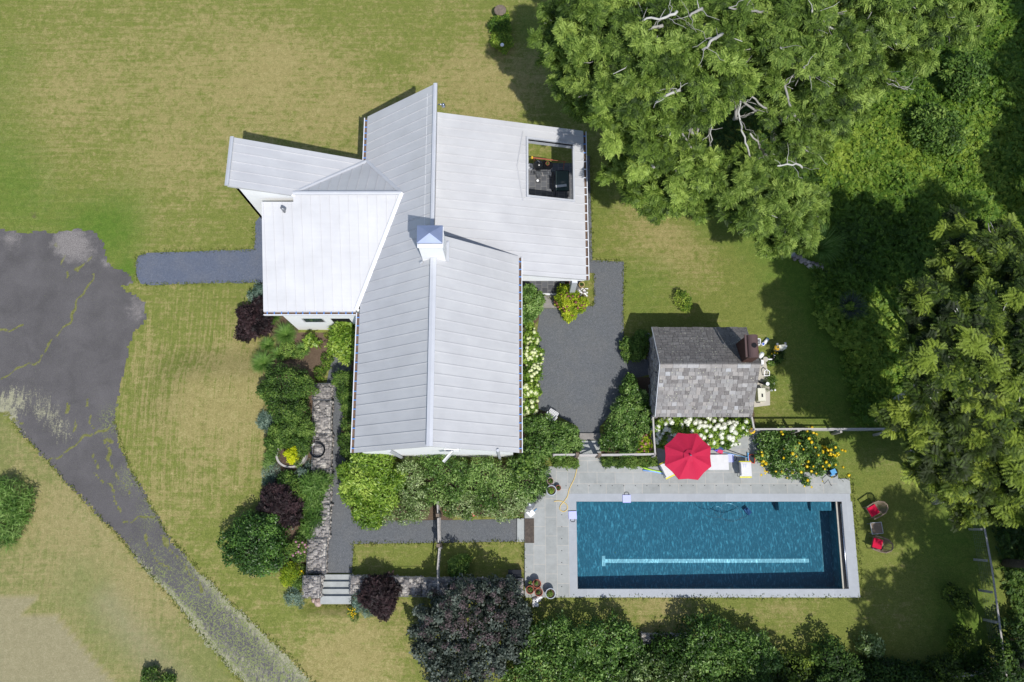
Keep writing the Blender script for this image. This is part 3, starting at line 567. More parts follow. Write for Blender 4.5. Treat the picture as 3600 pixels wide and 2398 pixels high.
# gable infill over the terrace and its posts
b = MB(); yy = ey0+.02; b.add([(.25, yy, 2.72), (3.40, yy, 2.72), (3.40, yy, ez(3.4)-.13), (.25, yy, ez(.25)-.13), (.25, yy+.12, 2.72), (3.40, yy+.12, 2.72), (3.40, yy+.12, ez(3.4)-.13), (.25, yy+.12, ez(.25)-.13)], [(0, 1, 2, 3), (4, 5, 6, 7), (0, 1, 5, 4), (1, 2, 6, 5), (3, 0, 4, 7)]); b.build('gable_panel', 'white', house)
b = MB(); b.box((3.3, 14.7, 2.68), (.18, 7.1, .22)); b.build('beam', 'white', house)
b = MB(); b.box((2.95, 10.98, 1.36), (.26, .26, 2.72)); b.build('post', 'zinc', house); b = MB(); b.box((3.3, 18.2, 1.28), (.14, .14, 2.56)); b.build('post', 'zinc', house)
# NW and SW wing walls
wall([(-11.92, 13.98, nz_(-11.92, 13.95)-.1, -9.6, 13.98, nz_(-9.6, 13.95)-.1), (-11.92, 16.3, nz_(-11.92, 16.3)-.12, -11.92, 13.98, nz_(-11.92, 13.98)-.12), (-6.95, 16.3, 3.85, -11.92, 16.3, nz_(-11.92, 16.3)-.12)])
# SW wall with a window and a door opening
wx0, wx1, wy = -10.62, -6.85, 9.22
wl, wr, wb, wt = -9.88, -8.93, 1.55, 2.35; dl, dr, dt = -8.55, -7.65, 2.35
b = MB()
for x0, x1, z0, z1 in ((wx0, wl, 0, 3.62), (wl, wr, 0, wb), (wl, wr, wt, 3.62), (wr, dl, 0, 3.62), (dl, dr, dt, 3.62), (dr, wx1, 0, 3.62)): b.prism([(x0, wy), (x1, wy), (x1, wy+.14), (x0, wy+.14)], z0, z1)
b.prism([(wx0, wy+.141), (wx0+.13, wy+.141), (wx0+.13, 13.9), (wx0, 13.9)], 0, 3.6); b.build('wall', 'white', house)
b = MB(); b.box(((wl+wr)/2, wy+.015, (wb+wt)/2), (wr-wl, .02, wt-wb)); win = b.build('window', 'glass', house)
b = MB()
for c, d in ((((wl+wr)/2, wy+.02, wb), (wr-wl+.05, .05, .05)), (((wl+wr)/2, wy+.03, wt), (wr-wl+.05, .05, .05)), ((wl, wy+.03, (wb+wt)/2), (.05, .06, wt-wb-.06)), ((wr, wy+.03, (wb+wt)/2), (.05, .06, wt-wb-.06))): b.box(c, d)
b.build('frame', 'trim', win)
b = MB(); b.box(((dl+dr)/2, wy+.03, dt/2), (dr-dl, .02, dt)); b.build('door', 'dark', house)
# south wall: open casement, downspouts
b = MB(); q1 = Vector((-2.55, YS+.08, 4.6)); b.box(q1, (.6, .03, .7)); wi = b.build('window', 'glass', house)
b = MB()
for dx_, dz_, l, h in ((0, .35, .64, .04), (0, -.35, .64, .04), (.3, 0, .04, .66), (-.3, 0, .04, .66)): b.box((q1.x+dx_, YS+.06, q1.z+dz_), (l, .05, h))
b.build('frame', 'trim', wi)
b = MB(); b.box((-2.72, YS-.22, 4.6), (.05, .6, .7), 0, R(-42)); b.build('casement', 'trim', wi)
for x_ in (-5.2, -.6): b = MB(); b.tube([(x_, YS+.02, 4.9), (x_+.02, YS+.0, .2)], .07, 8); b.build('downspout', 'zinc', house)
# gutters with brackets
br0 = [None]
def gutter(p, q, out, n, white_from=1.1):
    p, q = Vector(p), Vector(q); d = (q-p); L = d.length; d.normalize(); o = Vector((*out, 0)); z = Vector((0, 0, 1)); b = MB()
    def strip_(a0, a1, z0, z1, mi):
        c = [p+o*a0, p+o*a1, q+o*a1, q+o*a0]; b.add([v+z*z0 for v in c]+[v+z*z1 for v in c], [(0, 1, 2, 3), (4, 5, 6, 7), (0, 1, 5, 4), (1, 2, 6, 5), (2, 3, 7, 6), (3, 0, 4, 7)], mi)
    strip_(.0, .145, -.17, -.14, 1); strip_(.02, .13, -.139, -.10, 2); strip_(.0, .018, -.138, -.03, 1); strip_(.13, .165, -.15, -.0, 0)
    g = b.build('gutter', ['trim', 'zinc', 'debris'], house)
    for i in range(n):
        f = (i+.5+random.uniform(-.08, .08))/n; c = p+d*L*f+o*.07
        mb = MB(); mb.box((0, 0, -.028), (.045, .13, .022) if abs(o.y) > .5 else (.13, .045, .022)); k_ = 'bracket' if f < white_from else 'trim'
        mb.build('gutter_bracket', k_, g, loc=c)
gutter((WX-.0, YS+.0, WZ-.02), (WX, 9.1, WZ-.02), (-1, 0), 15); gutter((WX, 16.45, WZ-.02), (WX, YN-.05, WZ-.02), (-1, 0), 7)
gutter((EX, YS, WZ-.02), (EX, YE-.05, WZ-.02), (1, 0), 24); gutter((-11.25, 9.2, 3.77), (-7.05, 9.2, 3.77), (0, -1), 13)
gutter((ex1, ey1-.02, 2.98), (ex1, ey0+.02, 2.98), (1, 0), 17, .16)
# chimney
c0 = P(1521, 905, 7.0); cy0 = 10.66; cx0 = -3.27+.0
b = MB(); b.box((cx0, cy0+.40, 7.2), (.96, .80, 2.6)); ch = b.build('chimney', 'white', house)
b = MB(); b.box((cx0, cy0+.40, 8.52), (1.04, .88, .07)); b.box((cx0, cy0+.40, 8.60), (.9, .72, .08)); b.build('flange', 'trim', ch)
b = MB(); b.box((cx0, cy0+.42, 8.80), (1.02, .74, .10)); X0, X1, Y0, Y1 = cx0-.51, cx0+.51, cy0+.05, cy0+.79
b.add([(X0, Y0, 8.852), (X1, Y0, 8.852), (X1, Y1, 8.852), (X0, Y1, 8.852), (cx0, (Y0+Y1)/2, 9.0)], [(0, 1, 4), (1, 2, 4), (2, 3, 4), (3, 0, 4)])
for sx_ in (-1, 1):
    for sy_ in (-1, 1): b.box((cx0+sx_*.4, cy0+.42+sy_*.28, 8.69), (.05, .05, .12))
b.build('chimney_cap', 'cap', ch)
flash([(RX-.5, cy0-.05, 6.72), (RX-.62, cy0-.1, 6.62)], .1, house); flash([(RX+.55, cy0-.02, 6.68), (RX+.55, cy0+.85, 6.68)], .12, house)
# vent hook on the south-west roof and lamp under the north-east ridge
v0 = Vector((-10.1, 13.35, s_(13.35))); b = MB(); b.tube([v0, v0+Vector((0, 0, .5)), v0+Vector((.03, -.05, .62)), v0+Vector((.12, -.1, .62)), v0+Vector((.16, -.1, .5))], .06, 10); b.build('vent_pipe', 'graym', house, True)
b = MB(); b.lathe([(.0, .1), (.06, .09), (.09, 0), (.09, -.1), (0, -.1)], (RX+.2, 18.1, 6.2), 10); b.box((RX+.08, 18.1, 6.25), (.22, .04, .04)); b.build('wall_lamp', 'steel', house, True)

# ------------------------------------------------------------------ the small slate-roofed outbuilding
shed = thing('outbuilding', 'small rubble stone outbuilding with a weathered slate gable roof and brown flue', 'outbuilding')
sy0, sy1, syr, ze, zr = 4.58, 8.80, 6.72, 2.35, 4.05
sxl = lambda y: 6.55; sx0, sx1 = 6.56, 10.98
def slates(name, y_e, y_r, x0, x1a, x1b):
    b = MB(); n = 14; dy = (y_r-y_e)/n; dz = (zr-ze)/n
    for i in range(n+1):
        y = y_e+dy*i; z = ze+dz*i; xr = x1a+(x1b-x1a)*i/n; x = x0+random.uniform(0, .02); yo = y_e+dy*(i+1.12)if i < n else y_r; zo = ze+dz*(i+1.12) if i < n else zr
        if i == n: break
        while x < xr-.02:
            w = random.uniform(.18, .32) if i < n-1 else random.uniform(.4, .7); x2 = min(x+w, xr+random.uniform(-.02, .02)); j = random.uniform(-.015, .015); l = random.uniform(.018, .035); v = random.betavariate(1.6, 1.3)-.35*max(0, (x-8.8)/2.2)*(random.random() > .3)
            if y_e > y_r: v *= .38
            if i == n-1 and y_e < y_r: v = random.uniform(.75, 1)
            y1 = y+j*(1 if dy > 0 else -1); a = [(x+.006, y1, z+l), (x2-.006, y1, z+l), (x2-.006, yo, zo+.004), (x+.006, yo, zo+.004)]; c = [(p[0], p[1], p[2]-.02) for p in a]
            b.add(a+c, [(0, 1, 2, 3), (0, 4, 5, 1), (1, 5, 6, 2), (3, 7, 4, 0)], 0, v); x = x2
    b.add([(x0, y_e, ze-.02), (x1a, y_e, ze-.02), (x1b, y_r, zr-.02), (x0, y_r, zr-.02)], [(0, 1, 2, 3)], 0, .15)
    return b.build(name, 'slate', shed)
slates('roof', sy0, syr, sx0, 10.98, 11.02); slates('roof', sy1, syr, sx0, 10.98, 11.02)
b = MB(); b.prism([(6.80, sy0+.25), (10.75, sy0+.25), (10.75, sy1-.25), (6.80, sy1-.25)], 0, ze+.05)
for x_ in (6.80, 10.55): b.add([(x_, sy0+.25, ze), (x_, sy1-.25, ze), (x_, syr, zr-.1), (x_+.2, sy0+.25, ze), (x_+.2, sy1-.25, ze), (x_+.2, syr, zr-.1)], [(0, 1, 2), (3, 4, 5), (1, 2, 5, 4), (2, 0, 3, 5)])
b.build('wall', 'rubble', shed)
b = MB()
for i in range(420):
    y = random.uniform(sy0+.2, sy1-.2); z = random.uniform(0, ze+(zr-ze)*(1-abs(y-syr)/2.1)-.15); s = random.uniform(.10, .24)
    b.rock((6.80-random.uniform(-.02, .05)-.12*math.exp(-((y-5.4)/.8)**2), y, z), (.09, s, s*.6))
b.build('stonework', 'rubble', shed)
b = MB(); b.add([(sx0-.03, sy0, ze-.05), (sx0-.03, syr, zr-.05), (sx0-.03, sy1, ze-.05), (sx0-.03, sy0, ze+.05), (sx0-.03, syr, zr+.06), (sx0-.03, sy1, ze+.05), (sx0, sy0, ze-.05), (sx0, syr, zr-.05), (sx0, sy1, ze-.05), (sx0, sy0, ze+.05), (sx0, syr, zr+.06), (sx0, sy1, ze+.05)], [(0, 1, 4, 3), (1, 2, 5, 4), (6, 7, 10, 9), (7, 8, 11, 10), (3, 4, 10, 9), (4, 5, 11, 10)]); b.build('verge_board', 'zinc', shed)
cc = Vector((10.42, 7.33, 0)); b = MB(); b.box((cc.x+.02, cc.y, 3.95), (.46, 1.0, 2.0)); cs = b.build('chimney', 'brick', shed)
b = MB(); b.box((cc.x-.28, cc.y+.02, 5.0), (.08, 1.0, .07)); n = 10; vs = []
for y_ in (cc.y-.50, cc.y+.50):
    for i in range(n+1): a = math.pi*i/n; vs.append((cc.x+.03-.24*math.cos(a), y_, 4.93+.22*math.sin(a)))
b.add(vs, [(i, i+1, n+2+i, n+1+i) for i in range(n)]+[tuple(range(n+1)), tuple(range(n+1, 2*n+2))]); b.build('flue_cover', 'rust', cs)
b = MB(); b.lathe([(.0, .01), (.11, .01), (.115, -.01)], (cc.x+.04, cc.y+.02, 5.158), 18); b.build('flue_hole', 'dark', cs)

# ------------------------------------------------------------------ foliage machinery
def unit(v): return v/(np.linalg.norm(v, axis=-1, keepdims=True)+1e-9)
def mesh_np(name, V, Q, v, mat, parent=None, tri=False):
    k = Q.shape[1]; me = bpy.data.meshes.new(name); me.vertices.add(len(V)); me.vertices.foreach_set('co', V.astype('f').ravel())
    me.loops.add(Q.size); me.loops.foreach_set('vertex_index', Q.astype('i').ravel()); me.polygons.add(len(Q)); me.polygons.foreach_set('loop_start', (np.arange(len(Q))*k).astype('i')); me.update(calc_edges=True)
    at = me.attributes.new('v', 'FLOAT', 'FACE'); at.data.foreach_set('value', np.clip(v, 0, 1).astype('f')); me.materials.append(M[mat])
    o = bpy.data.objects.new(name, me); COL.objects.link(o); o.parent = parent; return o
def protos(kind, L, W):
    """leaf or twig prototypes: (verts, quads) lying along +x, facing +z"""
    if kind == 'leaf': return np.array([(0, 0, 0), (L*.5, -W/2, .06*L), (L, 0, -.05*L), (L*.5, W/2, .06*L)]), np.array([(0, 1, 2, 3)])
    V, Q = [], []
    def leaf(o, a, l, w, dz=0):
        c, s = math.cos(a), math.sin(a); b = len(V)
        for x, y, z in ((0, 0, 0), (l*.5, -w/2, .04*l), (l, 0, -.1*l+dz), (l*.5, w/2, .04*l)): V.append((o[0]+c*x-s*y, o[1]+s*x+c*y, o[2]+z))
        Q.append((b, b+1, b+2, b+3))
    if kind == 'sprig':
        for i in range(5): leaf((L*.18*i, 0, -.02*i*L), (1 if i % 2 else -1)*.75*(1-i*.12), L*.5, W)
        leaf((L*.75, 0, -.05*L), 0, L*.45, W)
    if kind == 'fine':
        for i in range(4):
            x = L*(.15+.8*i/4); z = -.3*L*(i/4)**2
            for s in (-1, 1): leaf((x, 0, z), s*.8, W*2.6*(1-.35*i/4), W*.8)
        leaf((L*.9, 0, -.3*L), 0, W*2.2, W*.8)
    if kind == 'frond':                                      # feathery pinnate frond
        n = 7
        for i in range(n):
            x = L*(.15+.8*i/n); z = -.25*L*(i/n)**2
            for s in (-1, 1): leaf((x, 0, z), s*1.05, W*2.4*(1-.45*i/n), W*.55)
    if kind == 'star':
        for j in range(8):
            a = j*math.pi/4+random.uniform(-.2, .2); c, s_ = math.cos(a), math.sin(a); n = 7; Lj = L*random.uniform(.8, 1.1)
            for i in range(n):
                x = Lj*(.2+.8*i/n); z = -.35*Lj*(i/n)**2; l = W*2.2*(1-.5*abs(i/n-.4))
                for s2 in (-1, 1): leaf((c*x, s_*x, z), a+s2*.95, l, W*.55)
            leaf((c*Lj, s_*Lj, -.35*Lj), a, W*1.5, W*.5)
    if kind == 'blade': leaf((0, 0, 0), 0, L, W, -.25*L)
    return np.array(V), np.array(Q)
def place(V0, Q0, pos, xdir, nrm, scale):
    x = unit(xdir-(xdir*nrm).sum(-1, keepdims=True)*nrm); y = np.cross(nrm, x)
    V = pos[:, None, :]+scale[:, None, None]*(V0[None, :, 0:1]*x[:, None, :]+V0[None, :, 1:2]*y[:, None, :]+V0[None, :, 2:3]*nrm[:, None, :])
    Q = Q0[None]+(np.arange(len(pos))*len(V0))[:, None, None]; return V.reshape(-1, 3), Q.reshape(-1, Q0.shape[1])
def lumpy(d, seed, k=3.0):
    r = np.random.default_rng(seed); s = np.zeros(len(d))
    for i in range(4):
        a = r.normal(size=3)*k*(1+i*.6); s += np.sin(d@a+r.uniform(0, 6))/(1+i*.5)
    return s/2.4
def crown(name, lobes, n, kind, L, W, mat, parent=None, open_=False, up=.5, drop=0, shell=.75, jit=.22, outward=.7, seed=0, vb=.0, vr=.28, sub=(3, 5), zmin=.02, clump=.25):
    """leaves spread through a union of ellipsoids: lobes = [(x,y,z,rx,ry,rz)]; each lobe carries smaller sub-clumps"""
    global rng
    Ls = []
    for lb in lobes:
        if not open_: Ls.append((*lb, 1.0))
        k = random.randint(*sub)*(5 if open_ else 3)
        for _ in range(k):
            a = random.uniform(0, 6.28); e = random.uniform(-.1, 1.2); f = random.uniform(.45, 1.15) if open_ else random.uniform(.7, 1.08)
            Ls.append((lb[0]+lb[3]*f*math.cos(a)*math.cos(e), lb[1]+lb[4]*f*math.sin(a)*math.cos(e), lb[2]+lb[5]*f*math.sin(e), *[q*random.uniform(*((.13, .27) if open_ else (.18, .36)))*(.75 if j_ == 2 and open_ else 1) for j_, q in enumerate(lb[3:6])], .9))
    A = np.array(Ls); area = (A[:, 3]*A[:, 4]+A[:, 3]*A[:, 5])**.95; pr = area/area.sum(); li = rng.choice(len(A), n, p=pr); B = A[li]
    d = unit(rng.normal(size=(n, 3))+np.array([0, 0, .35])); rr = (1-(1-shell)*rng.random(n)**1.0)*(1+jit*lumpy(d, seed+3)+.10*rng.normal(size=n)*.6)
    pos = B[:, :3]+d*B[:, 3:6]*rr[:, None]; keep = pos[:, 2] > zmin
    for i in range(len(A)):                                   # drop leaves buried deep inside another lobe
        q = ((pos-A[i, :3])/(A[i, 3:6]+1e-6)); keep &= ~(((q**2).sum(1) < .36) & (li != i))
    pos, d, li = pos[keep], d[keep], li[keep]; m = len(pos)
    cb = rng.normal(size=len(A))*clump; nr = unit(d*outward+np.array([0, 0, up])+rng.normal(size=(m, 3))*.55)
    xd = d*.6+rng.normal(size=(m, 3))*.8+np.array([0, 0, -drop]); V0, Q0 = protos(kind, L, W); sc_ = rng.uniform(.7, 1.3, m)
    V, Q = place(V0, Q0, pos, xd, nr, sc_); v = np.repeat(.5+vb+rng.normal(size=m)*vr*.6+cb[li], len(Q0))+rng.normal(size=m*len(Q0))*vr*.35
    return mesh_np(name, V, Q, v, mat, parent)
def shrub(name, label, cat, lob, n, mat, kind='leaf', L=.11, W=.05, group=None, stems=True, **k):
    """lob: [(px, py, radius m, top z m [, ry])] seen positions of the crown's middle; ground height under it is looked up"""
    Ls = []; c = None
    for q in lob:
        px, py, r, h = q[:4]; ry = q[4] if len(q) > 4 else r; rz = h*.5; p = P(px, py, h*.6); g_ = hz1(p.x, p.y); p = P(px, py, h*.6+g_); Ls.append((p.x, p.y, g_+h*.45, r, ry, h*.55)); c = c or Vector((p.x, p.y, g_))
    t = thing(name, label, cat, c, 0, group); Lr = [(a-c.x, b_-c.y, z-c.z, r, ry, rz) for a, b_, z, r, ry, rz in Ls]
    crown('foliage', Lr, n, kind, L, W, mat, t, **k)
    if stems:
        b = MB()
        for a, b_, z, r, ry, rz in Lr:
            for i in range(4): an = random.uniform(0, 6.28); b.tube([(a*.9, b_*.9, 0), (a+r*.3*math.cos(an), b_+ry*.3*math.sin(an), z), (a+r*.6*math.cos(an), b_+ry*.6*math.sin(an), z+rz*.5)], [.02, .014, .006], 5)
        b.build('stems', 'bark_d', t)
    return t, Ls
def surf(Ls, px, py):
    """highest point of the lobes on the sight line px,py"""
    best = 0.15
    for z in np.arange(.1, 4, .04):
        p = P(px, py, z)
        for a, b_, c, rx, ry, rz in Ls:
            if ((p.x-a)/rx)**2+((p.y-b_)/ry)**2+((p.z-c)/rz)**2 < 1.05: best = z
    return P(px, py, best+.06)
def flower_heads(t, Ls, pts, r, mat, name='flower_head', flat=.7):
    base = t.location; me = None
    mb = MB(); n = 7
    for i in range(26):
        a = i*2.4; y = 1-i/13; rr = math.sqrt(max(0, 1-y*y)); c = Vector((rr*math.cos(a)*r, rr*math.sin(a)*r, y*r*flat)); nn = c.normalized(); u = nn.orthogonal().normalized(); w = nn.cross(u); s = r*.42
        mb.add([c+u*s, c+w*s, c-u*s, c-w*s], [(0, 1, 2, 3)])
    mb.lathe([(0, r*flat*.9), (r*.6, r*flat*.6), (r*.85, 0), (0, -r*flat*.5)], n=n); proto = None
    for i, (x, y) in enumerate(pts[:100]):
        p = surf(Ls, x, y)-base
        if proto is None: proto = mb.build(name, mat, t); o = proto
        else: o = proto.copy(); COL.objects.link(o)
        s = random.uniform(.75, 1.25); o.location = p; o.scale = (s, s, s); o.rotation_euler = (random.uniform(-.4, .4), random.uniform(-.4, .4), random.uniform(0, 6))
for k, a in (('fl_white', ('d8dfb8', 'f2f4e6', 'fdfdf8')), ('fl_cream', ('cfd890', 'eaeec0', 'f8f8e0')), ('fl_pink', ('85504c', 'b07c70', 'caa092')), ('fl_dpink', ('744640', '946056', 'ac7c70')), ('fl_gold', ('f2c400', 'ffe000', 'fff060')), ('fl_mauve', ('a8607c', 'c896a8', 'dcb6c2')), ('fl_rose', ('d8605c', 'f09a90', 'f6c4bc'))): M[k] = foliage('petals_'+k[3:], *a, tr=.15)
# ------------------------------------------------------------------ shrubs and beds (label, category, lobes, leaf count, material, ...)
G1 = 'shrubs in the long bed west of the house'
shrub('barberry_shrub', 'dark purple barberry shrub against the west corner of the house', 'shrub', [(900, 1130, .72, 1.3), (865, 1105, .4, 1.0), (860, 1165, .35, .9), (920, 1075, .35, 1.0)], 7000, 'f_barberry', 'sprig', .16, .035, seed=1, vr=.35)
shrub('juniper', 'low blue-green plant between the entry path and the purple barberry', 'plant', [(895, 1040, .30, .6), (915, 1015, .25, .6)], 900, 'f_blue', 'blade', .22, .03, seed=2)
def grass_clump(label, px, py, r, n=420, mat='f_grassy', lean=(0, 0), L=None, group='ornamental grasses in the west bed'):
    p = P(px, py); z = hz1(p.x, p.y); t = thing('ornamental_grass', label, 'grass clump', (p.x, p.y, z), 0, group); L = L or r
    V, Q, vv = [], [], []
    for i in range(n):
        a = random.uniform(0, 6.283); l = L*random.uniform(.6, 1.15); w = random.uniform(.008, .016); x0 = random.uniform(0, .12)*r; b = len(V); k = 4
        for j in range(k+1):
            f = j/k; d = x0+l*(f**1.25)*.9; z_ = l*.85*math.sin(min(f*1.9, 2.4))*.9
            x, y = math.cos(a)*d+lean[0]*f, math.sin(a)*d+lean[1]*f; u = (-math.sin(a)*w*(1-f*.8), math.cos(a)*w*(1-f*.8)); V += [(x-u[0], y-u[1], z_), (x+u[0], y+u[1], z_)]
            if j: Q.append((b+2*j-2, b+2*j-1, b+2*j+1, b+2*j)); vv.append(random.gauss(.5, .22))
    mesh_np('blades', np.array(V), np.array(Q), np.array(vv), mat, t)
grass_clump('arching green grass clump just south of the purple barberry by the house corner', 962, 1115, .55); grass_clump('broad fountain grass at the left foot of the white wall', 1010, 1180, .62, 520)
grass_clump('single grass clump on bare soil below the small window', 1070, 1232, .42, 300); grass_clump('dark spiky grass clump at the lawn edge above the big green shrub', 940, 1285, .62, 520)
grass_clump('narrow grass clump beside the lime green ground plant', 985, 1250, .42, 300); grass_clump('short grass clump between the fountain grass and the lawn', 945, 1215, .45, 300)
shrub('spirea_shrub', 'low lime green plant in the middle of the soil bed', 'shrub', [(1010, 1230, .42, .55), (1050, 1245, .25, .4)], 1600, 'f_boxw', L=.08, W=.05, seed=4, vb=.15)
shrub('ash_sapling', 'small sapling with paired leaves on the bare soil', 'sapling', [(1092, 1190, .16, .8), (1105, 1205, .14, .7), (1078, 1205, .12, .6)], 160, 'f_limeleaf', 'sprig', .22, .06, seed=5)
shrub('ground_plant', 'low pale green plant on the soil beside the dark path', 'plant', [(1150, 1260, .30, .3), (1145, 1285, .25, .3), (1120, 1310, .35, .25)], 1700, 'f_weed', L=.07, W=.04, seed=6, stems=False)
shrub('dry_plant', 'straw coloured dried plant at the foot of the lime laurel', 'plant', [(1150, 1180, .16, .25), (1162, 1235, .16, .25)], 500, 'f_sumac', L=.05, W=.03, seed=7, stems=False, vb=.3)
_, L_ = shrub('laurel_shrub', 'bright lime laurel in the corner between the white wall and the main roof', 'shrub', [(1205, 1170, .60, 1.7), (1225, 1215, .55, 1.6), (1190, 1215, .5, 1.4), (1235, 1130, .40, 1.7), (1215, 1250, .35, 1.2)], 7500, 'f_limeleaf', L=.17, W=.055, seed=8)
shrub('viburnum_shrub', 'big rounded olive green shrub at the north end of the long bed', 'shrub', [(1000, 1350, 1.0, 1.5), (950, 1370, .6, 1.2), (1060, 1360, .6, 1.3), (1010, 1420, .9, 1.3)], 16000, 'f_boxw', L=.10, W=.045, seed=9, group=G1)
shrub('yellow_green_shrub', 'yellow-tipped green shrub in the middle of the long bed beside the gabion', 'shrub', [(1040, 1455, .65, 1.1), (1020, 1500, .6, 1.0), (1070, 1510, .45, 1.0)], 9000, 'f_green', L=.09, W=.04, seed=10, vb=.18, group=G1)
shrub('blue_fescue', 'silvery blue tuft at the lawn edge of the long bed', 'plant', [(930, 1480, .36, .5), (945, 1500, .25, .5)], 1500, 'f_blue', 'blade', .2, .02, seed=11)
shrub('peony_shrub', 'mid green leafy shrub just north of the raised oval planter', 'shrub', [(990, 1530, .60, .95), (1050, 1560, .55, .9), (960, 1560, .4, .8), (1090, 1520, .3, .8)], 8500, 'f_green', L=.11, W=.05, seed=12, group=G1)
# oval planter
p = P(1034, 1602, .35); t = thing('oval_planter', 'oval raised stone planter ring in the long bed', 'planter', (p.x, p.y, hz1(p.x, p.y))); b = MB()
for r_, z_ in ((1, 0), ): 
    ring = [(.72*math.cos(a*math.pi/16), .62*math.sin(a*math.pi/16)) for a in range(32)]; inn = [(x*.86, y*.86) for x, y in ring]
    vs = [(x, y, 0) for x, y in ring]+[(x, y, .38) for x, y in ring]+[(x, y, .38) for x, y in inn]+[(x, y, .3) for x, y in inn]; n = 32
    b.add(vs, [(k*n+i, k*n+(i+1) % n, (k+1)*n+(i+1) % n, (k+1)*n+i) for k in range(3) for i in range(n)])
b.build('rim', 'wood', t); b = MB(); b.prism(inn, .2, .31); b.build('soil', 'soil', t)
shrub('golden_shrub', 'bright yellow shrub in the oval planter', 'shrub', [(1027, 1597, .30, 1.0, .36)], 2200, 'f_yellow', L=.07, W=.04, seed=13)
shrub('planter_foliage', 'dark green plants filling the oval planter round the yellow shrub', 'plant', [(1058, 1585, .32, .75), (1045, 1625, .25, .6), (1012, 1560, .25, .6)], 2400, 'f_green', L=.06, W=.035, seed=14, stems=False)
shrub('lavender', 'grey-blue feathery plant south-west of the oval planter', 'plant', [(955, 1655, .42, .5), (945, 1690, .3, .45)], 2600, 'f_blue', L=.06, W=.02, seed=15, stems=False)
shrub('catmint', 'pale green plant at the lawn edge beside the oval planter', 'plant', [(960, 1600, .32, .5), (945, 1630, .25, .45)], 1800, 'f_grassy', 'blade', .16, .02, seed=16, stems=False)
shrub('sage_plant', 'grey-green plants between the oval planter and the gabion', 'plant', [(1085, 1650, .42, .55), (1060, 1668, .3, .5)], 2600, 'f_blue', L=.07, W=.03, seed=17, stems=False, vb=-.05)
shrub('rose_shrub', 'leafy green shrub behind the feathery bush in the long bed', 'shrub', [(1010, 1690, .5, .9), (1040, 1730, .4, .9)], 4200, 'f_boxw', L=.09, W=.045, seed=18, group=G1)
shrub('feathery_bush', 'large feathery green bush spilling over the gabion towards the path', 'bush', [(1100, 1705, .65, 1.3), (1130, 1690, .4, 1.2), (1095, 1760, .55, 1.1), (1100, 1820, .55, 1.0), (1080, 1870, .4, .8)], 9000, 'f_grassy', 'blade', .26, .028, seed=19, group=G1, vb=-.08)
shrub('barberry_shrub', 'dark purple barberry shrub in the long bed above the round holly', 'shrub', [(985, 1775, .75, 1.5), (955, 1745, .5, 1.3), (1010, 1810, .5, 1.2)], 8500, 'f_barberry', 'sprig', .16, .035, seed=20, vr=.32)
shrub('holly_shrub', 'very large round glossy dark green holly at the edge of the west lawn', 'shrub', [(895, 1900, 1.35, 2.0), (860, 1880, .8, 1.6), (940, 1950, .9, 1.6), (930, 1860, .8, 1.7), (880, 1960, .8, 1.5)], 21000, 'f_holly', L=.12, W=.06, seed=21, vr=.3)
_, L_ = shrub('coneflower_plant', 'clump of mauve coneflowers between the holly and the gabion', 'flowers', [(1045, 1930, .45, .8), (1060, 1965, .35, .7)], 3200, 'f_green', L=.09, W=.035, seed=22)
flower_heads(_, L_, [(1040, 1905), (1052, 1915), (1063, 1908), (1049, 1922), (1072, 1915), (1082, 1920), (1040, 1945), (1048, 1940), (1056, 1945), (1030, 1952), (1070, 1940), (1076, 1925)], .05, 'fl_mauve', 'coneflower', .4)
shrub('lime_shrub', 'small bright yellow-green shrub below the coneflowers', 'shrub', [(1020, 2010, .42, .8), (1010, 2040, .3, .7)], 3600, 'f_lime', L=.07, W=.03, seed=23, vb=-.2)
_, L_ = shrub('coreopsis', 'loose green plant with a few yellow flowers beside the corner gabion', 'flowers', [(1055, 2005, .32, .6), (1045, 2045, .3, .5)], 1800, 'f_green', L=.08, W=.03, seed=24)
flower_heads(_, L_, [(1060, 2008), (1066, 2014), (1052, 1850), (1055, 2020)], .04, 'fl_gold', 'flower', .4)
shrub('russian_sage', 'grey-blue plant at the foot of the corner gabion', 'plant', [(1030, 2100, .38, .5), (1060, 2120, .3, .4)], 2600, 'f_blue', L=.08, W=.025, seed=25, stems=False)
shrub('barberry_shrub', 'dark purple barberry shrub in front of the south gabion wall beside the steps', 'shrub', [(1335, 2095, .72, 1.2), (1310, 2070, .45, 1.1), (1360, 2060, .45, 1.1), (1345, 2135, .4, .8)], 7800, 'f_barberry', 'sprig', .16, .035, seed=26, vr=.3)
shrub('blue_plant', 'blue-green plant between the steps and the purple barberry', 'plant', [(1262, 2110, .34, .5), (1295, 2150, .3, .35), (1275, 2135, .3, .4)], 2400, 'f_blue', L=.07, W=.03, seed=27, stems=False)
_, L_ = shrub('yellow_flowers', 'small clump of tiny yellow flowers at the lower right of the steps', 'flowers', [(1236, 2152, .24, .35), (1245, 2172, .2, .3)], 900, 'f_green', L=.06, W=.02, seed=28, stems=False)
flower_heads(_, L_, [(1236+random.uniform(-13, 16), 2152+random.uniform(-18, 22)) for _i in range(34)], .022, 'fl_gold', 'flower', .5)
